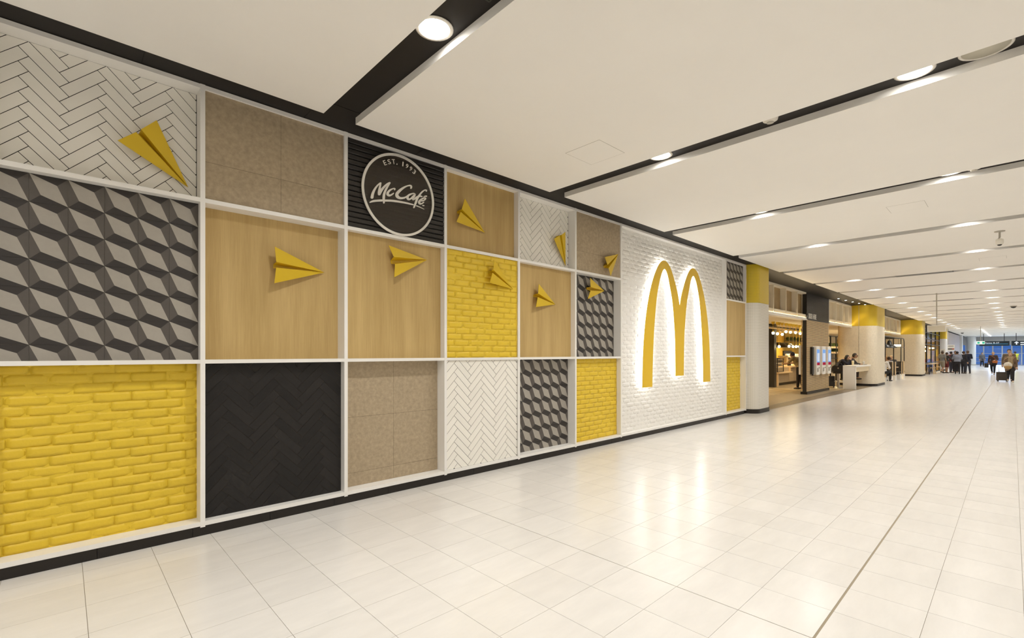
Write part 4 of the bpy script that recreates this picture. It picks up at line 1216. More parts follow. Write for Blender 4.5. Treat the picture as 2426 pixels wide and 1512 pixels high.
MB().tube([(20.80, 5.26, 0.76), (20.80, 5.26, 0.70)], 0.03).build('cable_gland', BLK, k_)

# ---- counter, display case, machines
t = thing('service_counter', 'stone-fronted service counter with pale timber top', 'counter', (26.5, 8.0, 0))
boxo('front', 24.55, 30.4, 7.68, 8.5, 0.14, 0.86, CONC, t)
boxo('kick', 24.6, 30.4, 7.74, 8.45, 0.0, 0.14, SKIRT, t)
boxo('end_panel', 24.42, 24.55, 7.6, 8.5, 0.0, 0.60, PALEW, t)
boxo('low_top', 24.35, 26.3, 7.52, 8.5, 0.60, 0.66, PALEW, t)
boxo('step_panel', 26.25, 26.32, 7.60, 8.5, 0.66, 0.86, PALEW, t)
boxo('high_top', 26.25, 30.5, 7.55, 8.55, 0.86, 0.93, PALEW, t)
t = thing('display_case', 'glass cake display case with black frame on the low counter', 'display case', (24.9, 8.0, 0.66))
for (x, y) in ((24.42, 7.62), (25.25, 7.62), (24.42, 8.3), (25.25, 8.3)):
    MB().tube([(x, y, 0.66), (x, y, 1.32)], 0.022, 6).build('frame_post', BLK, t)
for z in (0.67, 1.30):
    b = MB()
    b.tube([(24.42, 7.62, z), (25.25, 7.62, z)], 0.018, 6)
    b.tube([(24.42, 8.3, z), (25.25, 8.3, z)], 0.018, 6)
    b.build('frame_rail', BLK, t)
for z in (0.86, 1.06):
    boxo('shelf', 24.44, 25.23, 7.66, 8.28, z, z + 0.012, SIGNW, t)
boxo('pane', 24.44, 25.23, 7.615, 7.622, 0.68, 1.29, GLASS, t)
rnd = random.Random(3)
for k in range(9):
    x = 24.55 + 0.075 * k
    o = MB().ball((x, 7.85 + 0.1 * (k % 2), (0.872, 1.072)[k % 2] + 0.045), (.035, .06, .045), 8, 6).build('pastry', mat('pastry_%d' % (k % 3), [(0.75, 0.60, 0.35), (0.55, 0.32, 0.10), (0.80, 0.75, 0.66)][k % 3], 0.6))
    tag(o, 'small pastry on a shelf of the glass display case', 'pastry', 'pastries in the display case')
t = thing('coffee_machine', 'chrome coffee machine behind the glass display case', 'coffee machine', (25.6, 8.2, 0.86))
MB().rbox(25.35, 26.1, 7.95, 8.45, 0.93, 1.30, 0.05, axis='y').build('machine_body', STEEL, t)
boxo('group_head', 25.45, 26.0, 7.88, 7.96, 1.12, 1.20, BLK, t)
MB().lathe([(0.07, 0), (0.11, 0.14), (0.10, 0.16)], (25.55, 8.2, 1.30), 12).build('bean_hopper', BLK, t)
boxo('cup_rail', 25.4, 26.05, 8.0, 8.4, 1.30, 1.33, BLK, t)
boxo('drip_tray', 25.4, 26.05, 7.86, 8.0, 0.93, 0.96, BLK, t)
for k in range(4):
    o = MB().lathe([(0.026, 0), (0.038, 0.09)], (25.74 + .08 * k, 8.2, 1.33), 10).build('cup', SIGNW)
    tag(o, 'white cup upturned on the coffee machine', 'cup', 'cups on the coffee machine')
for k, (x, c_, h_) in enumerate(((26.45, (0.02, 0.015, 0.012), .2), (26.7, (0.02, 0.015, 0.012), .22), (26.95, (0.8, 0.78, 0.7), .14), (27.25, (0.75, 0.62, 0.3), .24))):
    t = thing('bottle', ['slim black bottle on the counter by the machine', 'taller black bottle on the counter', 'short white jar on the counter', 'pale amber bottle on the counter by the stone hatch'][k], 'bottle', (x, 7.75, 0.93), 'bottles on the service counter')
    MB().lathe([(0.045, 0), (0.048, h_ * .6), (0.02, h_ * .8), (0.018, h_)], (x, 7.75, 0.93), 12).build('bottle_body', mat('bottle_%d' % k, c_, 0.2), t)
    MB().lathe([(0.021, h_), (0.021, h_ + .03)], (x, 7.75, 0.93), 10).build('cap', BLK, t)
t = thing('menu_screen', 'dark rectangular screen on the yellow back wall', 'screen', (35.0, 10.3, 1.4))
boxo('bezel', 34.3, 36.0, 10.33, 10.39, 1.38, 1.72, BLK, t)
boxo('panel', 34.35, 35.95, 10.322, 10.33, 1.41, 1.69, mat('dark_screen', (0.05, 0.045, 0.04), 0.3), t)
t = thing('kitchen_hatch', 'cream hatch surround with a rounded dark opening behind the counter', 'hatch', (33.4, 9.6, 0))
boxo('jamb_left', 32.1, 32.4, 9.5, 9.9, 0, 1.32, CREAM, t)
boxo('jamb_right', 34.4, 34.8, 9.5, 9.9, 0, 1.32, CREAM, t)
boxo('shelf', 32.0, 34.9, 9.4, 9.95, 1.32, 1.40, SIGNW, t)
boxo('infill', 32.4, 34.4, 9.8, 9.9, 0, 1.20, PALEW, t)
MB().prism([(32.4 + 2.0 * k / 12, 1.16 + 0.12 * math.sin(math.pi * k / 12)) for k in range(13)], 9.79, 9.799).build('arched_opening', BLK, t)
for k in range(6):
    o = MB().lathe([(0.05, 0), (0.085, 0.05), (0.08, 0.10), (0.05, 0.12)], (32.6 + .42 * k, 9.65, 1.40), 12).build('bowl', SIGNW)
    tag(o, 'white bowl on the shelf behind the counter', 'bowl', 'bowls on the back shelf')
o = boxo('black_post', 23.45, 23.75, 7.45, 7.75, 0, 2.9, BLK)
tag(o, 'black square post beside the counter opening', 'post')
t = thing('timber_portal', 'dark slim portal beam framing the cafe interior', 'beam', (22, 7.4, 2.7))
boxo('beam', 14.2, 30.0, 7.40, 7.52, 2.72, 2.78, BLK, t)
boxo('slat_fringe', 14.2, 30.0, 7.42, 7.50, 2.66, 2.72, WOOD2, t)

# ---- pendant bulbs
PY = [(21.9, 2.416), (22.44, 2.403), (23.06, 2.39), (23.56, 2.525), (24.18, 2.52), (24.92, 2.527), (25.63, 2.50), (22.65, 1.846), (24.0, 1.874), (24.55, 1.867), (25.02, 1.872), (25.51, 1.877)]
YCUP = mat('yellow_cup', (0.72, 0.50, 0.04), 0.4)
YCORD = mat('yellow_cord', (0.72, 0.52, 0.10), 0.5)
for k, (x, z) in enumerate(PY):
    t = thing('pendant_bulb', 'bare glowing bulb on a %s yellow cord, %s from the left of its row' % (('short', ORD[k + 1]) if z > 2.2 else ('long', ORD[k - 6])), 'pendant light', (x, 7.0, 2.9),
              'high pendant bulbs' if z > 2.2 else 'low pendant bulbs')
    MB().lathe([(0.05, -0.11), (0.075, 0.0)], (x, 7.0, 2.9), 12).build('ceiling_cup', YCUP, t)
    MB().tube([(x, 7.0, 2.8), (x, 7.0, z + .10)], 0.008, 6).build('cord', YCORD, t)
    MB().lathe([(0.026, 0.05), (0.026, 0.11), (0.012, 0.13)], (x, 7.0, z), 10).build('socket', YCUP, t)
    MB().ball((x, 7.0, z), (0.055, 0.055, 0.06), 12, 8).build('bulb', BULB, t)
for k, (x, y) in enumerate(((30.2, 9.4), (31.4, 9.4))):
    t = thing('dome_pendant', ['left', 'right'][k] + ' dark dome lamp shade against the yellow wall', 'pendant light', (x, y, 2.9), 'dark dome shades at the back')
    MB().tube([(x, y, 2.9), (x, y, 2.2)], 0.012, 6).build('rod', BLK, t)
    MB().lathe([(0.50, 1.90), (0.48, 2.0), (0.35, 2.13), (0.13, 2.19), (0.0, 2.2)], (x, y, 0), 20).build('shade', BLK, t)
    MB().ball((x, y, 1.97), .06, 10, 6).build('bulb', BULB, t)

# ---- plant shelving
LEAF = mat('leaf_green', (0.045, 0.085, 0.02), 0.5, rand=0.3)


def foliage(x0, x1, y, z, h, nl, seed, parent):
    rn = random.Random(seed)
    b = MB()
    for k in range(nl):
        x, yy = rn.uniform(x0, x1), y + rn.uniform(-.10, .10)
        a = rn.uniform(0, 2 * math.pi)
        hh = rn.uniform(.4, 1) * h
        dx, dy = math.cos(a) * .07, math.sin(a) * .07
        b.add([(x, yy, z), (x + dx * .5 - dy * .35, yy + dy * .5 + dx * .35, z + hh * .6), (x + dx, yy + dy, z + hh), (x + dx * .5 + dy * .35, yy + dy * .5 - dx * .35, z + hh * .55)], [(0, 1, 2, 3)])
    tag(b.build('foliage', LEAF, parent), kind='stuff')


def planter(label, x0, x1, y, z, seed):
    t = thing('planter', label, 'planter', ((x0 + x1) / 2, y, z), 'planters on the black shelving')
    boxo('trough', x0, x1, y - .11, y + .11, z, z + .10, PALEW, t)
    foliage(x0 + .05, x1 - .05, y, z + .09, .22, 260, seed, t)


t = thing('plant_shelving', 'black steel shelving with planters behind the high table', 'shelving', (30.3, 6.75, 0))
for x in (28.6, 29.75, 30.9, 32.05):
    boxo('upright', x - .03, x + .03, 6.66, 6.72, 0, 2.50, BLK, t)
for z in (1.83, 1.54, 2.50, 1.30):
    boxo('shelf', 28.57, 32.08, 6.66, 6.94, z - .03, z, BLK, t)
boxo('back_panel', 28.57, 32.08, 6.96, 7.0, 0, 2.5, CREAM, t)
for k in range(9):
    x = 28.65 + .37 * k
    for z in (0.55, 0.80, 1.05):
        MB().tube([(x, 6.953, z), (x + .18, 6.953, z + .18), (x + .36, 6.953, z)], 0.010, 5).build('chevron_trim', PALEW, t)
planter('upper left planter of green leaves on black shelving', 28.64, 30.25, 6.80, 1.83, 1)
planter('upper right planter of green leaves on black shelving', 30.35, 32.0, 6.80, 1.83, 2)
planter('lower left planter of green leaves on black shelving', 28.64, 30.25, 6.80, 1.54, 3)
planter('lower right planter of green leaves on black shelving', 30.35, 32.0, 6.80, 1.54, 4)
t = thing('plant_wall_shelf', 'distant plant shelf seen through the counter opening', 'shelving', (35.5, 10.1, 1.9))
boxo('shelf', 34.2, 38.2, 10.0, 10.3, 2.36, 2.40, BLK, t)
boxo('shelf', 34.2, 38.2, 10.0, 10.3, 2.00, 2.04, BLK, t)
foliage(34.3, 38.1, 10.15, 2.40, .30, 220, 9, t)
# ---- high table with drinks, stools
t = thing('high_table', 'white waterfall high table against the concrete column', 'table', (26, 4.83, 0))
MB().rbox(24.52, 27.62, 4.60, 5.06, 0.955, 1.025, 0.02, axis='y').build('tabletop', SIGNW, t)
MB().rbox(24.52, 24.60, 4.60, 5.06, 0.0, 1.0, 0.02, axis='y').build('end_panel', SIGNW, t)
boxo('apron', 24.60, 27.62, 4.68, 4.71, 0.74, 0.955, CREAM, t)


def stool(label, x, y, hz=0.66):
    t = thing('bar_stool', label, 'stool', (x, y, 0), 'padded bar stools at the high table')
    MB().lathe([(0.20, 0.0), (0.20, 0.015), (0.03, 0.03)], (x, y, 0.005), 20).build('base_plate', STEEL, t)
    MB().tube([(x, y, 0.02), (x, y, hz)], 0.032, 10).build('stem', STEEL, t)
    ring = [(x + 0.16 * math.cos(2 * math.pi * k / 14), y + 0.16 * math.sin(2 * math.pi * k / 14), 0.30) for k in range(15)]
    MB().tube(ring, 0.011, 6).build('foot_ring', STEEL, t)
    MB().rbox(x - .2, x + .2, y - .19, y + .19, hz, hz + .09, 0.06).build('seat', mat('black_leather', (0.018, 0.015, 0.013), 0.4), t)


stool('padded black bar stool with a handbag at the table end', 24.95, 5.30)
stool('padded black bar stool under the woman', 25.75, 5.52)
stool('padded black bar stool under the man in the dark jacket', 26.95, 5.42)
t = thing('handbag', 'large black leather handbag with a round clasp on the first bar stool', 'bag', (24.95, 5.30, 0.75))
MB().rbox(24.80, 25.10, 5.06, 5.52, 0.755, 1.00, 0.05, axis='x').build('bag_body', BLK, t)
MB().tube([(24.95, 5.16, 1.0), (24.95, 5.22, 1.12), (24.95, 5.36, 1.12), (24.95, 5.42, 1.0)], 0.012, 6).build('handle', BLK, t)
MB().tube([(24.79, 5.29, 0.90), (24.80, 5.29, 0.90)], 0.03, 12).build('clasp', STEEL, t)


def suitcase(label, x, y, yaw, w, d, h, m):
    t = thing('suitcase', label, 'suitcase', (x, y, 0))
    c, s = math.cos(yaw), math.sin(yaw)

    def tf(b):
        b.v = [(x + a * c - e * s, y + a * s + e * c, z) for a, e, z in b.v]
        return b

    tf(MB().rbox(-d / 2, d / 2, -w / 2, w / 2, 0.06, h, 0.05)).build('shell', m, t)
    tf(MB().box(-d / 2 - .012, -d / 2, -w / 2 + .05, w / 2 - .05, 0.14, h * .55)).build('front_pocket', m, t)
    tf(MB().tube([(0, -w * .28, h), (0, -w * .28, h + .33), (0, w * .28, h + .33), (0, w * .28, h)], 0.010, 6)).build('pull_handle', STEEL, t)
    for (a, e) in ((-d / 3, -w / 2.6), (-d / 3, w / 2.6), (d / 3, -w / 2.6), (d / 3, w / 2.6)):
        tf(MB().tube([(a, e - .015, 0.033), (a, e + .015, 0.033)], 0.032, 10)).build('wheel', BLK, t)
    return t


suitcase('black trolley case on the floor beside the bar stools', 25.35, 5.72, 0.3, 0.36, 0.24, 0.52, BLK)
suitcase('dark brown trolley case pulled by the woman with the scarf', 37.75, 0.40, 0.2, 0.46, 0.28, 0.52, mat('brown_case', (0.05, 0.038, 0.028), 0.5))
for (x, y, c_, lb, h_) in ((27.05, 4.78, (0.82, 0.80, 0.74), 'white takeaway cup near the column end of the high table', .14), (25.35, 4.86, (0.75, 0.66, 0.42), 'pale yellow paper cup before the woman', .19)):
    t = thing('paper_cup', lb, 'cup', (x, y, 1.025))
    MB().lathe([(0.035, 0), (0.048, h_)], (x, y, 1.025), 14).build('cup_body', mat('cup_%d' % int(h_ * 100), c_, 0.6), t)
    MB().lathe([(0.051, h_), (0.050, h_ + .012), (0.0, h_ + .016)], (x, y, 1.025), 14).build('lid', SIGNW, t)
    if h_ < .15:
        MB().tube([(x, y, 1.025 + h_), (x + .02, y, 1.025 + h_ + .10)], .005, 6).build('straw', SIGNW, t)
t = thing('tray', 'black serving tray in front of the seated man', 'tray', (26.9, 4.83, 1.025))
boxo('tray_base', 26.65, 27.15, 4.66, 5.0, 1.026, 1.034, BLK, t)
boxo('tray_rim', 26.65, 27.15, 4.655, 4.667, 1.026, 1.048, BLK, t)
o = boxo('napkin_stack', 25.65, 25.95, 4.74, 4.95, 1.026, 1.05, SIGNW)
tag(o, 'folded white papers on the high table between the two diners', 'paper')

# ---- booths
BENCH = mat('bench_upholstery', (0.055, 0.043, 0.03), 0.6)


def booth(label, x, flip):
    t = thing('booth_bench', label, 'bench', (x, 4.9, 0), 'benches in the booth row')
    s = -1 if flip else 1
    boxo('back', x - .05, x + .05, 4.60, 5.6, 0.42, 1.06, BENCH, t)
    boxo('back_edge', x - .06, x + .06, 4.56, 4.60, 0.30, 1.08, PALEW, t)
    a, b = sorted((x + s * .05, x + s * .55))
    boxo('seat', a, b, 4.60, 5.6, 0.40, 0.48, BENCH, t)
    boxo('base', min(x - .06, a + .08), max(x + .06, b - .08), 4.58, 5.6, 0.0, 0.30, SIGNW, t)
    boxo('plinth_recess', a + .05, b - .05, 4.64, 5.6, 0.30, 0.40, BLK, t)
    return t


for k, (x, f) in enumerate(((31.3, False), (33.4, True), (34.3, False), (36.5, True), (37.3, False))):
    booth(['booth bench nearest the concrete column with dark backrest', 'second booth bench, facing the first', 'third booth bench, back to back with the second', 'fourth booth bench, facing the third',
           'fifth booth bench, last before the far yellow column'][k], x, f)
for k, x in enumerate((32.35, 35.4)):
    t = thing('booth_table', ['narrow timber table between the first two benches', 'narrow timber table between the third and fourth benches'][k], 'table', (x, 5.1, 0))
    boxo('tabletop', x - .32, x + .32, 4.62, 5.6, 0.72, 0.76, PALEW, t)
    MB().tube([(x, 5.1, 0.0), (x, 5.1, 0.72)], 0.04, 10).build('leg', BLK, t)
    MB().lathe([(0.2, 0), (0.2, .015), (.04, .03)], (x, 5.1, 0.001), 16).build('foot', BLK, t)
t = thing('arched_frame', 'black steel frame with rounded corner arching over the booths', 'frame', (34.5, 5.1, 0))
for y in (4.60, 5.65):
    pts = [(37.6, y, 1.0), (37.6, y, 2.10)] + [(37.6 - .35 * (1 - math.cos(a)), y, 2.10 + .35 * math.sin(a)) for a in [math.radians(15 * i) for i in range(1, 7)]] + [(30.9, y, 2.45)]
    MB().tube(pts, 0.024, 8).build('arch_tube', BLK, t)
    for x in (31.3, 33.85, 36.4):
        MB().tube([(x, y, 1.0), (x, y, 2.45)], 0.024, 8).build('upright', BLK, t)
    MB().tube([(33.85, y, 1.92), (37.6, y, 1.92)], 0.018, 6).build('tie_bar', BLK, t)
for k in range(9):
    x = 31.0 + .75 * k
    MB().tube([(x, 4.60, 2.45), (x, 5.65, 2.45)], 0.018, 6).build('cross_bar', BLK, t)
for k, x in enumerate((32.3, 33.6)):
    yb_ = (4.82, 4.75)[k]
    t = thing('bell_pendant', ['first black bell-shaped lamp over the booths', 'second black bell-shaped lamp over the booths'][k], 'pendant light', (x, yb_, 2.45))
    MB().tube([(x, yb_, 2.45), (x, yb_, 2.25)], 0.012, 6).build('cord', BLK, t)
    MB().lathe([(0.34, 1.86), (0.33, 1.89), (0.24, 1.99), (0.12, 2.06), (0.10, 2.20), (0.06, 2.27), (0.0, 2.28)], (x, yb_, 0), 20).build('shade', BLK, t)
    MB().ball((x, yb_, 1.92), .05, 10, 6).build('bulb', BULB, t)
t = thing('linear_lamp', 'glowing tube lamp hanging over the far booth', 'pendant light', (36.0, 4.8, 2.45))
for y in (4.66, 4.94):
    MB().tube([(36.0, y, 2.45), (36.0, y, 2.05)], 0.008, 6).build('cord', BLK, t)
MB().tube([(36.0, 4.56, 2.02), (36.0, 5.04, 2.02)], 0.055, 10).build('glow_tube', BULB, t)
MB().box(35.96, 36.04, 4.56, 5.04, 2.075, 2.095).build('top_plate', BLK, t)

# ---- glass shopfront beyond the third column
t = thing('glass_shopfront', 'black-framed glazed shopfront beyond the third yellow column', 'shopfront', (50.5, 4.5, 0))
for x in (44.6, 47.5, 50.5, 53.5, 56.6):
    boxo('mullion', x - .06, x + .06, 4.46, 4.54, 0, 3.78, BLK, t)
for z in (0.05, 0.83, 2.24, 2.65, 3.14, 3.74):
    boxo('transom', 44.6, 56.6, 4.465, 4.535, z - .03, z + .03, BLK, t)
for a, b in zip((44.6, 47.5, 50.5, 53.5), (47.5, 50.5, 53.5, 56.6)):
    for z0, z1 in ((0.08, 0.80), (0.86, 2.21), (2.27, 2.62), (2.68, 3.11), (3.17, 3.71)):
        if a < 47 and z0 < 2:
            continue
        boxo('pane', a + .06, b - .06, 4.495, 4.505, z0, z1, GLASS, t)
boxo('side_wall', 56.55, 56.7, 4.54, 8.5, 0, 2.88, mat('shop_back', (0.40, 0.24, 0.05), 0.6, var=0.35, vscale=3), t)
YP = mat('shop_yellow', (0.75, 0.52, 0.02), 0.5)
RP = mat('shop_red', (0.35, 0.03, 0.015), 0.5)
for (y0, y1, z0, z1, m, lb) in ((5.02, 5.42, 1.05, 2.15, YP, 'yellow display board behind the shopfront glass'), (4.9, 5.8, 0.70, 1.0, RP, 'red low display board behind the shopfront glass'),
                                (4.62, 4.78, 1.3, 1.9, YP, 'narrow yellow display board by the shopfront corner')):
    o = boxo('shop_display', 56.44, 56.53, y0, y1, z0, z1, m)
    tag(o, lb, 'display')
for k, (x, y, z) in enumerate(((50.0, 4.86, 1.74), (50.6, 4.95, 2.07), (52.9, 4.68, 1.99))):
    t = thing('oval_pendant', ['lower', 'upper', 'right-hand'][k] + ' glowing oval lamp inside the glazed shop', 'pendant light', (x, y, 3.0))
    MB().tube([(x, y, Z_B), (x, y, z + .05)], 0.01, 6).build('cord', BLK, t)
    MB().ball((x, y, z), (.17, .17, .06), 14, 8).build('glow_shade', BULB, t)


def wood_stool(label, x, y):
    t = thing('wooden_stool', label, 'stool', (x, y, 0), 'wooden stools by the shopfront')
    MB().rbox(x - .2, x + .2, y - .2, y + .2, 0.44, 0.48, 0.06).build('seat', PALEW, t)
    for sx in (-1, 1):
        for sy in (-1, 1):
            MB().tube([(x + sx * .13, y + sy * .13, 0.45), (x + sx * .21, y + sy * .21, 0.0)], 0.022, 6).build('leg', PALEW, t)
    b = MB()
    b.tube([(x - .17, y - .17, .2), (x + .17, y - .17, .2)], .012, 6)
    b.build('stretcher', PALEW, t)


wood_stool('wooden stool nearest the third column', 47.2, 4.25)
wood_stool('second wooden stool beside the long table', 48.0, 4.22)
wood_stool('lone wooden stool near the shopfront corner', 51.6, 4.2)
t = thing('side_table', 'thin timber table in front of the glazed shop', 'table', (48, 4.2, 0))
boxo('tabletop', 46.0, 50.6, 4.05, 4.40, 0.74, 0.78, PALEW, t)
for x in (46.2, 50.4):
    MB().tube([(x, 4.22, 0), (x, 4.22, .74)], .03, 8).build('leg', BLK, t)
t = thing('barrel', 'bright blue upright barrel behind the stools', 'barrel', (52.2, 4.72, 0))
MB().lathe([(.16, 0), (.17, .1), (.17, .8), (.15, .95), (.06, 1.0), (.06, 1.06)], (52.2, 4.72, 0), 16).build('barrel_body', mat('blue_plastic', (0.01, 0.06, 0.35), 0.4), t)
MB().lathe([(.07, 1.06), (.07, 1.1)], (52.2, 4.72, 0), 12).build('cap', BLK, t)

# ================================================================== far end
o = boxo('wall_timber', 61.5, 79.5, 4.45, 4.7, 0, 3.70, mat('grey_timber', (0.42, 0.36, 0.34), 0.5, var=0.12, vscale=3, vstretch=(1, 1, .1)))
o['kind'] = 'structure'
for (x, m_) in ((60.2, 'pale_blue_paint'), (80.2, 'pale_blue_paint')):
    o = boxo('trim_1' if x < 70 else 'trim_2', x - .7, x + .7, 4.25, 4.7, 0, 3.78, MATS[m_])
    o['kind'] = 'structure'
o = boxo('wall_inner', 57, 80, 9.0, 9.2, 0, 3.8, WALLP)
o['kind'] = 'structure'
o = boxo('ceiling_end', 57, X_E, 5.36, 9.2, Z_C, Z_C + .1, CEIL)
o['kind'] = 'structure'
o = boxo('wall_end', 80, X_E + .2, 9.0, 9.2, 0, 3.8, WALLP)
o['kind'] = 'structure'
o = boxo('wall_far', X_E - .1, X_E + .1, Y_R, 9.2, 2.68, 3.85, mat('pale_blind', (0.74, 0.72, 0.68), 0.7))
o['kind'] = 'structure'
fw = struct('window_1')
MULL = mat('mullion_white', (0.85, 0.86, 0.88), 0.4)
for k in range(-8, 10):
    y = 0.09 + 0.88 * k
    boxo('mullion', X_E - .12, X_E + .05, y - .06, y + .06, 0, 2.68, MULL, fw)
    boxo('pane', X_E - .03, X_E - .02, y + .06, y + .82, 0.06, 2.66, GLASS, fw)
for z in (0.03, 1.55):
    boxo('transom', X_E - .06, X_E + .0, Y_R, 9.0, z - .03, z + .03, MULL, fw)
t = thing('round_column', 'plain white round column before the far glazing', 'column', (86.5, 3.75, 0))
MB().lathe([(.45, 0), (.45, Z_B - .01)], (86.5, 3.75, 0), 24).build('shaft', MATS['pale_blue_paint'], t)
MB().lathe([(.47, 0), (.47, .12), (.45, .13)], (86.5, 3.75, 0), 24).build('base_ring', GREYP, t)
t = thing('handrail', 'low steel handrail in front of the far glazing', 'railing', (88.5, 2.5, 0))
for z in (1.0, .5):
    MB().tube([(88.5, 1.0, z), (88.5, 4.5, z)], .03, 6).build('rail', STEEL, t)
for y in (1.0, 2.7, 4.5):
    MB().tube([(88.5, y, 0), (88.5, y, 1.0)], .03, 6).build('post', STEEL, t)


def hung_sign(label, x, y0, y1, z0, z1, rods, lines):
    t = thing('wayfinding_sign', label, 'sign', (x, (y0 + y1) / 2, z0))
    boxo('sign_box', x - .06, x + .06, y0, y1, z0, z1, mat('sign_dark', (0.010, 0.020, 0.026), 0.4), t)
    for y in rods:
        MB().tube([(x, y, z1), (x, y, Z_C)], .025, 6).build('rod', BLK, t)
    for (txt, yc, zc, w, h) in lines:
        me = fit_text(txt, emat('sign_letters', (0.9, 0.95, 1.0), 0.9), w, h, 0.01)
        put('lettering', me, t, (x - .068, yc, zc), (math.radians(90), 0, math.radians(-90)))
    return t


t = hung_sign('long dark overhead sign with gate numbers and a blue line', 76.0, 0.25, 2.62, 2.39, 2.92, (2.29, 0.66), [('Gates 8-37', 1.62, 2.73, 1.15, .16)])
boxo('blue_line', 75.925, 75.94, 0.36, 2.1, 2.585, 2.62, emat('sign_blue', (0.10, 0.45, 0.75), 0.7), t)
t = hung_sign('dark overhead sign with a white up arrow at the right edge', 76.0, -1.9, 0.10, 2.39, 2.92, (-0.25, -1.6), [])
b = MB()
b.add([(75.93, -.10, 2.72), (75.93, -.28, 2.88), (75.93, -.46, 2.72), (75.93, -.38, 2.68), (75.93, -.33, 2.73), (75.93, -.33, 2.52), (75.93, -.23, 2.52), (75.93, -.23, 2.73), (75.93, -.18, 2.68)], [tuple(range(9))])
b.build('arrow', MATS['sign_letters'], t)
for z in (2.74, 2.52):
    for k in range(3):
        boxo('text_line', 75.925, 75.938, -1.05 - .38 * k, -.62 - .38 * k + (.0 if k else .05), z - .05, z + .05, MATS['sign_letters'], t)
t = thing('exit_sign', 'small green and white exit sign on a ceiling rod', 'sign', (55, 1.83, 2.30))
MB().tube([(55, 1.83, 2.55), (55, 1.83, Z_B)], .018, 6).build('rod', GREYP, t)
boxo('sign_box', 54.96, 55.04, 1.58, 2.08, 2.30, 2.56, emat('exit_white', (0.9, 1.0, 0.85), 1.0), t)
for y in (1.66, 1.95):
    boxo('green_field', 54.95, 54.958, y - .07, y + .07, 2.35, 2.50, emat('exit_green', (0.05, 0.55, 0.33), 0.9), t)
t = thing('notice_sign', 'white double-line notice sign with a dark and red bar hanging near the far column', 'sign', (58.5, 3.75, 2.0))
MB().tube([(58.5, 4.05, 2.30), (58.5, 4.05, Z_C)], .015, 6).build('rod', GREYP, t)
boxo('sign_board', 58.46, 58.5, 3.62, 4.10, 1.80, 2.32, SIGNW, t)
for (y0, y1, z0, z1, m) in ((3.68, 4.05, 2.22, 2.25, BLK), (3.68, 4.05, 2.13, 2.16, BLK), (3.78, 4.06, 1.90, 2.0, BLK), (3.64, 3.78, 1.90, 2.0, RP)):
    boxo('print_bar', 58.452, 58.459, y0, y1, z0, z1, m, t)
t = thing('notice_poster', 'pale poster with two faint blocks on the distant column', 'poster', (57.38, 4.3, 1.3))
boxo('sheet', 57.375, 57.385, 4.18, 4.50, 1.25, 1.95, SIGNW, t)
for z in (1.38, 1.68):
    boxo('print_block', 57.370, 57.3745, 4.26, 4.42, z, z + .16, GREYP, t)

# small recessed spots in the soffit before the second column
for k in range(5):
    x, y = 23.6 + 0.95 * k, 5.02 - 0.06 * k
    t = thing('soffit_spot', 'tiny recessed spot in the brown soffit, %s from the slatted pier' % ORD[k + 1], 'light', (x, y, Z_B), 'spots in the soffit')
    MB().lathe([(0.05, 0.0), (0.05, -0.008), (0.035, -0.010)], (x, y, Z_B), 14).build('spot_trim', RIM, t)
    MB().lathe([(0.0, -0.0105), (0.034, -0.0105), (0.034, -0.004)], (x, y, Z_B), 14).build('spot_lens', DISC, t)
lamp('soffit_spot_lamp', (27.1, 4.86, Z_B - .02), 3.5, (1.0, 0.85, 0.55), 0.07, spread=math.radians(120))
lamp('soffit_spot_lamp', (41.6, 4.9, Z_B - .02), 4, (1.0, 0.85, 0.55), 0.07, spread=math.radians(120))

# ================================================================== people
SKIN = {'light': (0.55, 0.34, 0.22), 'tan': (0.38, 0.21, 0.12), 'dark': (0.16, 0.08, 0.045)}
EYE = mat('eye_dark', (0.02, 0.015, 0.012), 0.3)
LIP = mat('lip', (0.35, 0.13, 0.10), 0.5)


def remesh(b, name, vox):
    """fuse overlapping closed shapes into one continuous skin"""
    me = b.mesh(name)
    o = bpy.data.objects.new(name, me)
    COL.objects.link(o)
    m = o.modifiers.new('r', 'REMESH')
    m.mode = 'VOXEL'
    m.voxel_size = vox
    m.use_smooth_shade = True
    s = o.modifiers.new('s', 'SMOOTH')
    s.factor = 0.5
    s.iterations = 3
    dg = bpy.context.evaluated_depsgraph_get()
    dg.update()
    out = bpy.data.meshes.new_from_object(o.evaluated_get(dg))
    bpy.data.objects.remove(o)
    bpy.data.meshes.remove(me)
    out.name = name
    return out


def limb(b, pts, rads):
    for p, r in zip(pts, rads):
        b.ball(p, r, 10, 8)
    for i in range(len(pts) - 1):
        b.tube([pts[i], pts[i + 1]], [rads[i], rads[i + 1]], 10)


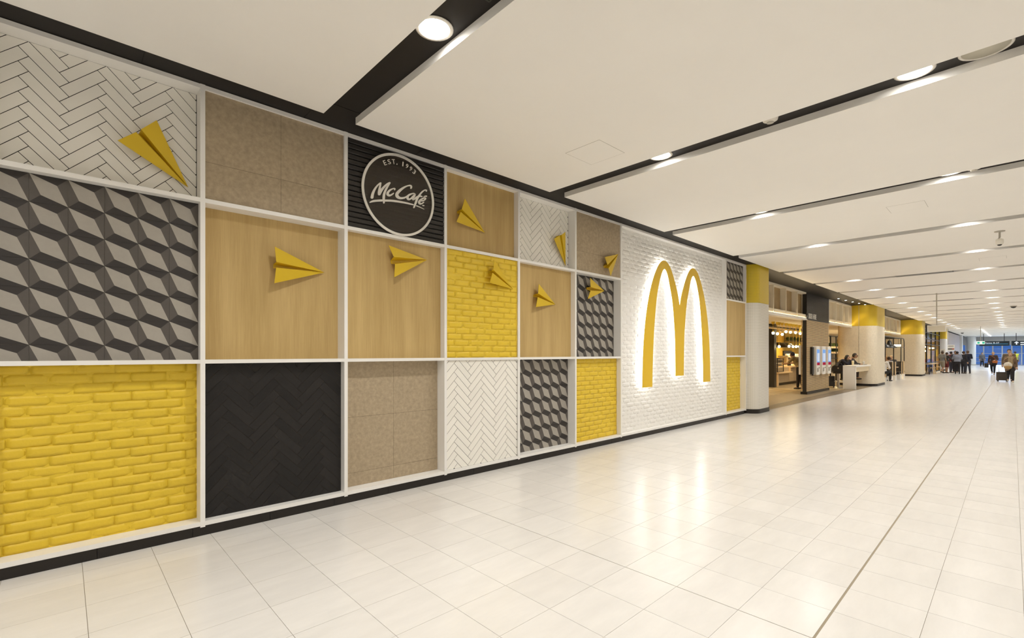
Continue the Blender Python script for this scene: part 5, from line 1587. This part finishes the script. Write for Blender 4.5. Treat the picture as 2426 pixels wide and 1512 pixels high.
def person(label, x, y, yaw, h=1.72, top=(0.1, 0.1, 0.1), legs=(0.03, 0.03, 0.04), hair=(0.02, 0.015, 0.012), skin='light', shoes=(0.02, 0.02, 0.02),
           pose='stand', lean=0.0, arms='down', sleeves='long', shorts=False, skirt=False, longhair=False, coat=0.0, seat=0.5, headpitch=0.0, group=None, vest=None, scarf=None, glasses=False, build=1.0):
    k = h / 1.75
    if pose in ('sit',):
        drop = 0.93 - (seat + 0.10) / k
    else:
        drop = 0.0
    V = Vector
    hip = {s: V((0, s * .09, .93 - drop)) for s in (1, -1)}
    pel = V((0, 0, .97 - drop))
    if pose == 'walk':
        kn = {1: V((.16, .09, .50)), -1: V((.02, -.09, .49))}
        an = {1: V((.26, .09, .09)), -1: V((-.24, -.09, .15))}
    elif pose == 'sit':
        zk = .93 - drop + .02
        kn = {s: V((.42, s * .11, zk)) for s in (1, -1)}
        an = {s: V((.40, s * .11, max(.09, zk - .42))) for s in (1, -1)}
    elif pose == 'perch':
        drop = 0
        kn = {s: V((.05, s * .1, .49)) for s in (1, -1)}
        an = {s: V((.0, s * .1, .09)) for s in (1, -1)}
    else:
        kn = {s: V((.02, s * .10, .50)) for s in (1, -1)}
        an = {1: V((.03, .11, .09)), -1: V((-.05, -.11, .09))}
    sh = {s: V((0, s * .185, 1.43 - drop)) for s in (1, -1)}
    chest = V((0, 0, 1.27 - drop))
    waist = V((0, 0, 1.10 - drop))
    neck = V((.01, 0, 1.49 - drop))
    head = V((.03, 0, 1.63 - drop))
    R = Matrix.Rotation(lean, 3, 'Y')

    def bend(p):
        return pel + R @ (p - pel)

    chest, neck, waist = bend(chest), bend(neck), pel.lerp(bend(chest), .45)
    sh = {s: bend(sh[s]) for s in sh}
    hd = bend(head) + V((.05 * math.sin(headpitch), 0, -.02 * math.sin(headpitch)))
    if isinstance(arms, str):
        arms = {1: arms, -1: arms}
    el, wr = {}, {}
    for s in (1, -1):
        a = arms[s]
        S = sh[s]
        if a == 'down':
            el[s], wr[s] = S + V((-.03, s * .06, -.28)), S + V((.05, s * .07, -.53))
        elif a == 'fold':
            el[s], wr[s] = S + V((.06, s * .07, -.26)), S + V((.26, -s * .12, -.22))
        elif a == 'table':
            el[s], wr[s] = S + V((.16, s * .06, -.22)), S + V((.36, -s * .04, -.24))
        elif a == 'hold':
            el[s], wr[s] = S + V((.05, s * .08, -.27)), S + V((.27, -s * .05, -.33))
        elif a == 'face':
            el[s], wr[s] = S + V((.22, s * .04, -.20)), S + V((.28, -s * .10, .04))
        elif a == 'back':
            el[s], wr[s] = S + V((-.10, s * .07, -.26)), S + V((-.16, s * .09, -.50))
        else:
            el[s], wr[s] = S + V((.16, s * .06, -.22)), S + V((.40, s * .04, -.40))

    def T(b):
        c, s_ = math.cos(yaw), math.sin(yaw)
        b.v = [(x + k * (p[0] * c - p[1] * s_), y + k * (p[0] * s_ + p[1] * c), p[2] * k) for p in b.v]
        return b

    def torso(b, g):
        b.ball(pel, (.115 * build + g, .165 * build + g, .12 + g), 12, 8)
        b.ball(waist, (.105 * build + g, .145 * build + g, .14 + g), 12, 8)
        b.ball(chest, (.115 * build + g, .170 * build + g, .17 + g), 12, 8)
        top_ = chest.lerp((sh[1] + sh[-1]) / 2, .75)
        b.ball(top_, (.09 + g, .17 + g, .08 + g), 12, 8)
        limb(b, [sh[1], sh[-1]], [.065 + g, .065 + g])

    t = thing('person', label, 'person', (x, y, 0), group)
    b = MB()
    torso(b, -0.012)
    limb(b, [neck - V((0, 0, .08)), neck + V((.01, 0, .05))], [.056, .052])
    b.ball(hd, (.094, .076, .115), 14, 10)
    b.ball(hd + V((.045, 0, -.065)), (.045, .045, .045), 10, 8)      # jaw
    b.ball(hd + V((.095, 0, -.015)), (.022, .014, .022), 8, 6)       # nose
    for s in (1, -1):
        b.ball(hd + V((-.005, s * .078, -.01)), (.022, .012, .032), 8, 6)   # ears
        limb(b, [sh[s], el[s], wr[s]], [.050, .040, .028])
        limb(b, [hip[s], kn[s], an[s]], [.082, .055, .038])
        limb(b, [an[s], an[s] + V((.13, 0, -.05))], [.038, .03])
    me = remesh(T(b), 'body', 0.020 * k)
    bm = bmesh.new()
    bm.from_mesh(me)
    # hands with five fingers, eyes and mouth
    e = MB()
    for s in (1, -1):
        d = (wr[s] - el[s]).normalized()
        side = d.cross(V((0, 0, 1)))
        side = side.normalized() if side.length > .1 else V((0, 1, 0))
        nrm = side.cross(d).normalized()
        pc = wr[s] + d * .045
        e.tube([wr[s] - d * .01, wr[s] + d * .03, wr[s] + d * .085], [.027, .036, .034], 8)
        for fi, (off, ln) in enumerate(((-.027, .062), (-.009, .075), (.009, .080), (.026, .070))):
            p0 = wr[s] + d * .08 + side * off
            e.tube([p0, p0 + d * ln * .5 - nrm * .008, p0 + d * ln * .9 - nrm * .03], [.0095, .0088, .007], 6)
        th_ = wr[s] + d * .03 + side * .030 * s
        e.tube([th_, th_ + d * .03 + side * .025 * s, th_ + d * .06 + side * .028 * s - nrm * .01], [.012, .011, .008], 6)
    n_skin = len(e.f)
    for s in (1, -1):
        e.ball(hd + V((.085, s * .032, .012)), .012, 8, 6, mi=1)
    e.ball(hd + V((.086, 0, -.062)), (.010, .024, .008), 8, 6, mi=2)
    T(e)
    em = e.mesh('extra')
    bm.from_mesh(em)
    bm.to_mesh(me)
    bm.free()
    bpy.data.meshes.remove(em)
    for m_ in (mat('skin_' + skin, SKIN[skin], 0.5), EYE, LIP):
        me.materials.append(m_)
    for p in me.polygons:
        p.use_smooth = True
    put('body', me, t)
    # trousers
    lm = mat('cloth_%.3f_%.3f_%.3f' % legs, legs, 0.85)
    b = MB()
    b.ball(pel - V((0, 0, .03)), (.13 * build, .18 * build, .12), 12, 8)
    for s in (1, -1):
        if skirt:
            limb(b, [hip[s], hip[s].lerp(kn[s], .95)], [.105, .12])
        elif shorts:
            limb(b, [hip[s], hip[s].lerp(kn[s], .9)], [.105, .085])
        else:
            limb(b, [hip[s], kn[s], an[s] + V((0, 0, .03))], [.105, .075, .058])
    me = remesh(T(b), 'trousers', 0.022 * k)
    me.materials.append(lm)
    put('shorts' if shorts else ('skirt' if skirt else 'trousers'), me, t)
    # top
    tm = mat('cloth_%.3f_%.3f_%.3f' % top, top, 0.85)
    b = MB()
    torso(b, 0.014)
    if coat:
        for s in (1, -1):
            limb(b, [hip[s] + V((0, 0, .05)), hip[s] - V((.0, -s * .02, coat))], [.115, .12])
    for s in (1, -1):
        if sleeves == 'long':
            limb(b, [sh[s], el[s], el[s].lerp(wr[s], .92)], [.070, .056, .044])
        else:
            limb(b, [sh[s], sh[s].lerp(el[s], .8)], [.070, .062])
    me = remesh(T(b), 'top', 0.022 * k)
    me.materials.append(tm)
    put('jacket' if sleeves == 'long' else 'shirt', me, t)
    if vest:
        b = MB()
        torso(b, 0.024)
        me = remesh(T(b), 'vest', 0.022 * k)
        me.materials.append(mat('vest_yellow', vest, 0.6))
        put('vest', me, t)
    if scarf:
        b = MB()
        limb(b, [neck + V((.03, .08, -.02)), neck + V((.09, 0, -.08)), neck + V((.03, -.08, -.02))], [.06, .07, .06])
        limb(b, [neck + V((.10, .05, -.10)), neck + V((.15, .06, -.42))], [.05, .06])
        limb(b, [neck + V((.10, -.05, -.10)), neck + V((.15, -.06, -.38))], [.05, .06])
        me = remesh(T(b), 'scarf', 0.022 * k)
        me.materials.append(mat('scarf_tan', scarf, 0.9))
        put('scarf', me, t)
    # shoes
    sm_ = mat('cloth_%.3f_%.3f_%.3f' % shoes, shoes, 0.6)
    for s in (1, -1):
        b = MB()
        limb(b, [an[s] + V((-.04, 0, -.045)), an[s] + V((.08, 0, -.055)), an[s] + V((.15, 0, -.062))], [.045, .042, .030])
        T(b).build('shoe', sm_, t)
    # hair
    hm = mat('hair_%.3f_%.3f_%.3f' % hair, hair, 0.6)
    b = MB()
    b.ball(hd + V((-.012, 0, .018)), (.104, .088, .118), 16, 12)
    nv = []
    for p in b.v:
        q = V(p) - hd
        if q.x > .035 and q.z < .055:
            q = V((q.x * .35, q.y * .7, q.z * .8))
        if q.z < -.06:
            q = V((q.x * .8 - .01, q.y * .85, -.06 + (q.z + .06) * .3))
        nv.append(tuple(hd + q))
    b.v = nv
    if longhair:
        limb(b, [hd + V((-.06, 0, -.02)), hd + V((-.08, 0, -.16)), hd + V((-.08, 0, -.26))], [.078, .072, .04])
    T(b).build('hair', hm, t)
    if glasses:
        b = MB()
        for s in (1, -1):
            ring = [hd + V((.104, s * .034 + .024 * math.cos(q), .012 + .018 * math.sin(q))) for q in [2 * math.pi * i / 10 for i in range(11)]]
            b.tube(ring, .004, 5)
            b.tube([hd + V((.104, s * .058, .016)), hd + V((.0, s * .082, .016))], .004, 5)
        T(b).build('glasses', BLK, t)
    return t


PI = math.pi
NAVY, BLACK, BROWNH, BLOND = (0.015, 0.017, 0.03), (0.018, 0.016, 0.015), (0.06, 0.03, 0.015), (0.45, 0.28, 0.10)
person('cafe worker in khaki shirt bending over the service counter', 23.2, 6.35, PI / 2 - .25, 1.70, (0.30, 0.24, 0.14), (0.02, 0.016, 0.02), skin='tan', lean=.5, arms='table', sleeves='short', hair=(0.02, 0.02, 0.05))
person('woman with long black hair in navy top leaning on the high table', 25.75, 5.52, -PI / 2, 1.64, NAVY, (0.02, 0.02, 0.03), pose='sit', seat=.72, lean=.55, arms='face', longhair=True, headpitch=.8)
person('man with glasses in dark grey jacket eating at the high table', 26.95, 5.42, -PI / 2, 1.74, (0.035, 0.030, 0.028), (0.035, 0.02, 0.016), pose='sit', seat=.72, lean=.45, arms='table', skin='tan', glasses=True, headpitch=.5)
person('blond person in black bowed over a table behind the high table', 27.1, 5.98, -PI / 2 + .5, 1.66, BLACK, (0.02, 0.02, 0.02), pose='sit', seat=.62, lean=.75, arms='table', hair=BLOND, headpitch=.8)
person('seated diner with white top and black trousers at the near booth', 31.2, 4.66, -.35, 1.70, (0.62, 0.60, 0.58), (0.014, 0.013, 0.013), pose='sit', seat=.47, arms='hold', hair=BROWNH, sleeves='long')
person('seated diner in white shirt and blue jeans at the far booth', 34.6, 4.96, -.25, 1.70, (0.66, 0.64, 0.62), (0.012, 0.022, 0.065), pose='sit', seat=.47, lean=.15, arms='table', hair=BROWNH)
person('diner in a purple-navy jacket leaning forward in the booths', 35.95, 5.24, PI + .3, 1.74, (0.030, 0.022, 0.05), (0.02, 0.02, 0.03), pose='sit', seat=.52, lean=.35, arms='table', hair=(0.30, 0.20, 0.10), headpitch=.4)
person('grey-blond diner behind the booth frame', 36.2, 5.02, PI, 1.74, (0.05, 0.045, 0.045), (0.02, 0.02, 0.03), pose='sit', seat=.52, lean=.05, arms='table', hair=(0.40, 0.30, 0.18))
person('man in grey T-shirt and beige shorts walking by the shopfront', 50.0, 3.80, -.5, 1.73, (0.20, 0.19, 0.17), (0.30, 0.27, 0.21), pose='walk', sleeves='short', shorts=True, arms='down', skin='tan', hair=BROWNH)
person('person in dark top and dark red shorts beside the grey T-shirt man', 50.7, 3.60, -.9, 1.63, (0.05, 0.045, 0.04), (0.14, 0.02, 0.02), shorts=True, arms='out', skin='tan', hair=BROWNH)
person('person in maroon jacket with folded arms in the standing group', 51.7, 3.42, -1.0, 1.70, (0.10, 0.012, 0.025), (0.04, 0.045, 0.075), arms='fold', skin='tan')
person('dark-haired man facing the camera behind the blue shirt', 51.2, 3.12, PI, 1.74, (0.05, 0.05, 0.06), (0.02, 0.02, 0.025), arms='fold', skin='tan')
person('man in light blue-grey shirt seen from behind in the group', 49.0, 2.88, .1, 1.70, (0.25, 0.27, 0.33), (0.018, 0.016, 0.018), arms='fold', skin='tan', build=1.2)
person('person in black jacket between blue shirt and navy suit', 50.4, 2.62, -.6, 1.72, (0.025, 0.025, 0.03), (0.02, 0.02, 0.025), hair=BROWNH)
person('man in navy suit jacket at the right of the standing group', 50.9, 2.40, .3, 1.76, (0.010, 0.012, 0.025), (0.05, 0.055, 0.075), arms='fold', hair=(0.12, 0.06, 0.03), build=1.15)
person('distant figure in grey top and black trousers before the glazing', 79.0, 2.50, PI + .3, 1.66, (0.12, 0.12, 0.13), (0.01, 0.01, 0.013), coat=.15, build=1.1, hair=BROWNH)
w9 = person('short-haired blonde walker in brown jacket and black trousers', 50.0, 1.0, PI - .1, 1.66, (0.05, 0.030, 0.022), (0.012, 0.012, 0.015), pose='walk', arms={1: 'hold', -1: 'down'}, hair=BLOND, coat=.12)
w10 = person('woman in long tan scarf and brown coat walking towards the camera', 37.05, 0.09, PI + .05, 1.60, (0.16, 0.10, 0.06), (0.014, 0.012, 0.012), pose='walk', arms={1: 'down', -1: 'hold'}, hair=(0.28, 0.17, 0.08), scarf=(0.30, 0.22, 0.12), coat=.18, longhair=True, shoes=(0.6, 0.55, 0.45), build=1.1)
person('dark-haired man walking right behind the scarf woman', 38.6, 0.14, PI, 1.78, (0.14, 0.10, 0.06), (0.02, 0.02, 0.02), pose='walk', hair=BLACK)
person('distant worker in a yellow high-visibility vest', 66.0, -0.16, .3, 1.74, (0.30, 0.28, 0.24), (0.02, 0.02, 0.025), vest=(0.55, 0.62, 0.04), skin='tan')
# bags
t = thing('shoulder_bag', 'orange shoulder bag on the blonde walker', 'bag', (49.86, .86, .82))
MB().rbox(49.72, 49.80, 0.76, 1.04, .84, 1.02, .04, axis='x').build('bag_body', mat('orange_leather', (0.42, 0.12, 0.02), 0.5), t)
MB().tube([(49.77, .80, 1.01), (49.80, .95, 1.25), (49.90, 1.12, 1.40), (50.06, 1.12, 1.36)], .010, 6).build('strap', MATS['orange_leather'], t)
t = thing('holdall', 'black holdall carried by the blonde walker', 'bag', (50.0, 1.32, .55))
MB().rbox(49.86, 50.12, 1.24, 1.46, .50, .82, .06).build('bag_body', BLK, t)
MB().tube([(49.95, 1.30, .8), (49.95, 1.30, .9), (50.05, 1.30, .9), (50.05, 1.30, .8)], .012, 6).build('handle', BLK, t)
t = thing('tote_bag', 'white and tan tote bag hanging in front of the scarf woman', 'bag', (36.75, .18, .66))
MB().ball((36.76, .18, .90), (.07, .17, .19), 16, 12).build('bag_body', mat('tote_white', (0.60, 0.54, 0.44), 0.8), t)
MB().ball((36.755, .18, .82), (.078, .16, .12), 16, 10).build('tan_base', mat('tote_tan', (0.36, 0.22, 0.08), 0.8), t)
MB().tube([(36.76, .02, 1.05), (36.84, .0, 1.24), (36.95, -.05, 1.32)], .012, 6).build('strap', MATS['tote_tan'], t)
MB().tube([(36.76, .34, 1.05), (36.84, .30, 1.24), (36.95, .2, 1.32)], .012, 6).build('strap', MATS['tote_tan'], t)
t = thing('green_satchel', 'mint green and white satchel at the side of the far booth diner', 'bag', (34.57, 4.67, .48))
MB().rbox(34.42, 34.72, 4.61, 4.73, .481, .88, .04, axis='y').build('bag_body', mat('mint_green', (0.08, 0.42, 0.28), 0.6), t)
MB().box(34.46, 34.50, 4.602, 4.61, .50, .86).build('white_stripe', SIGNW, t)
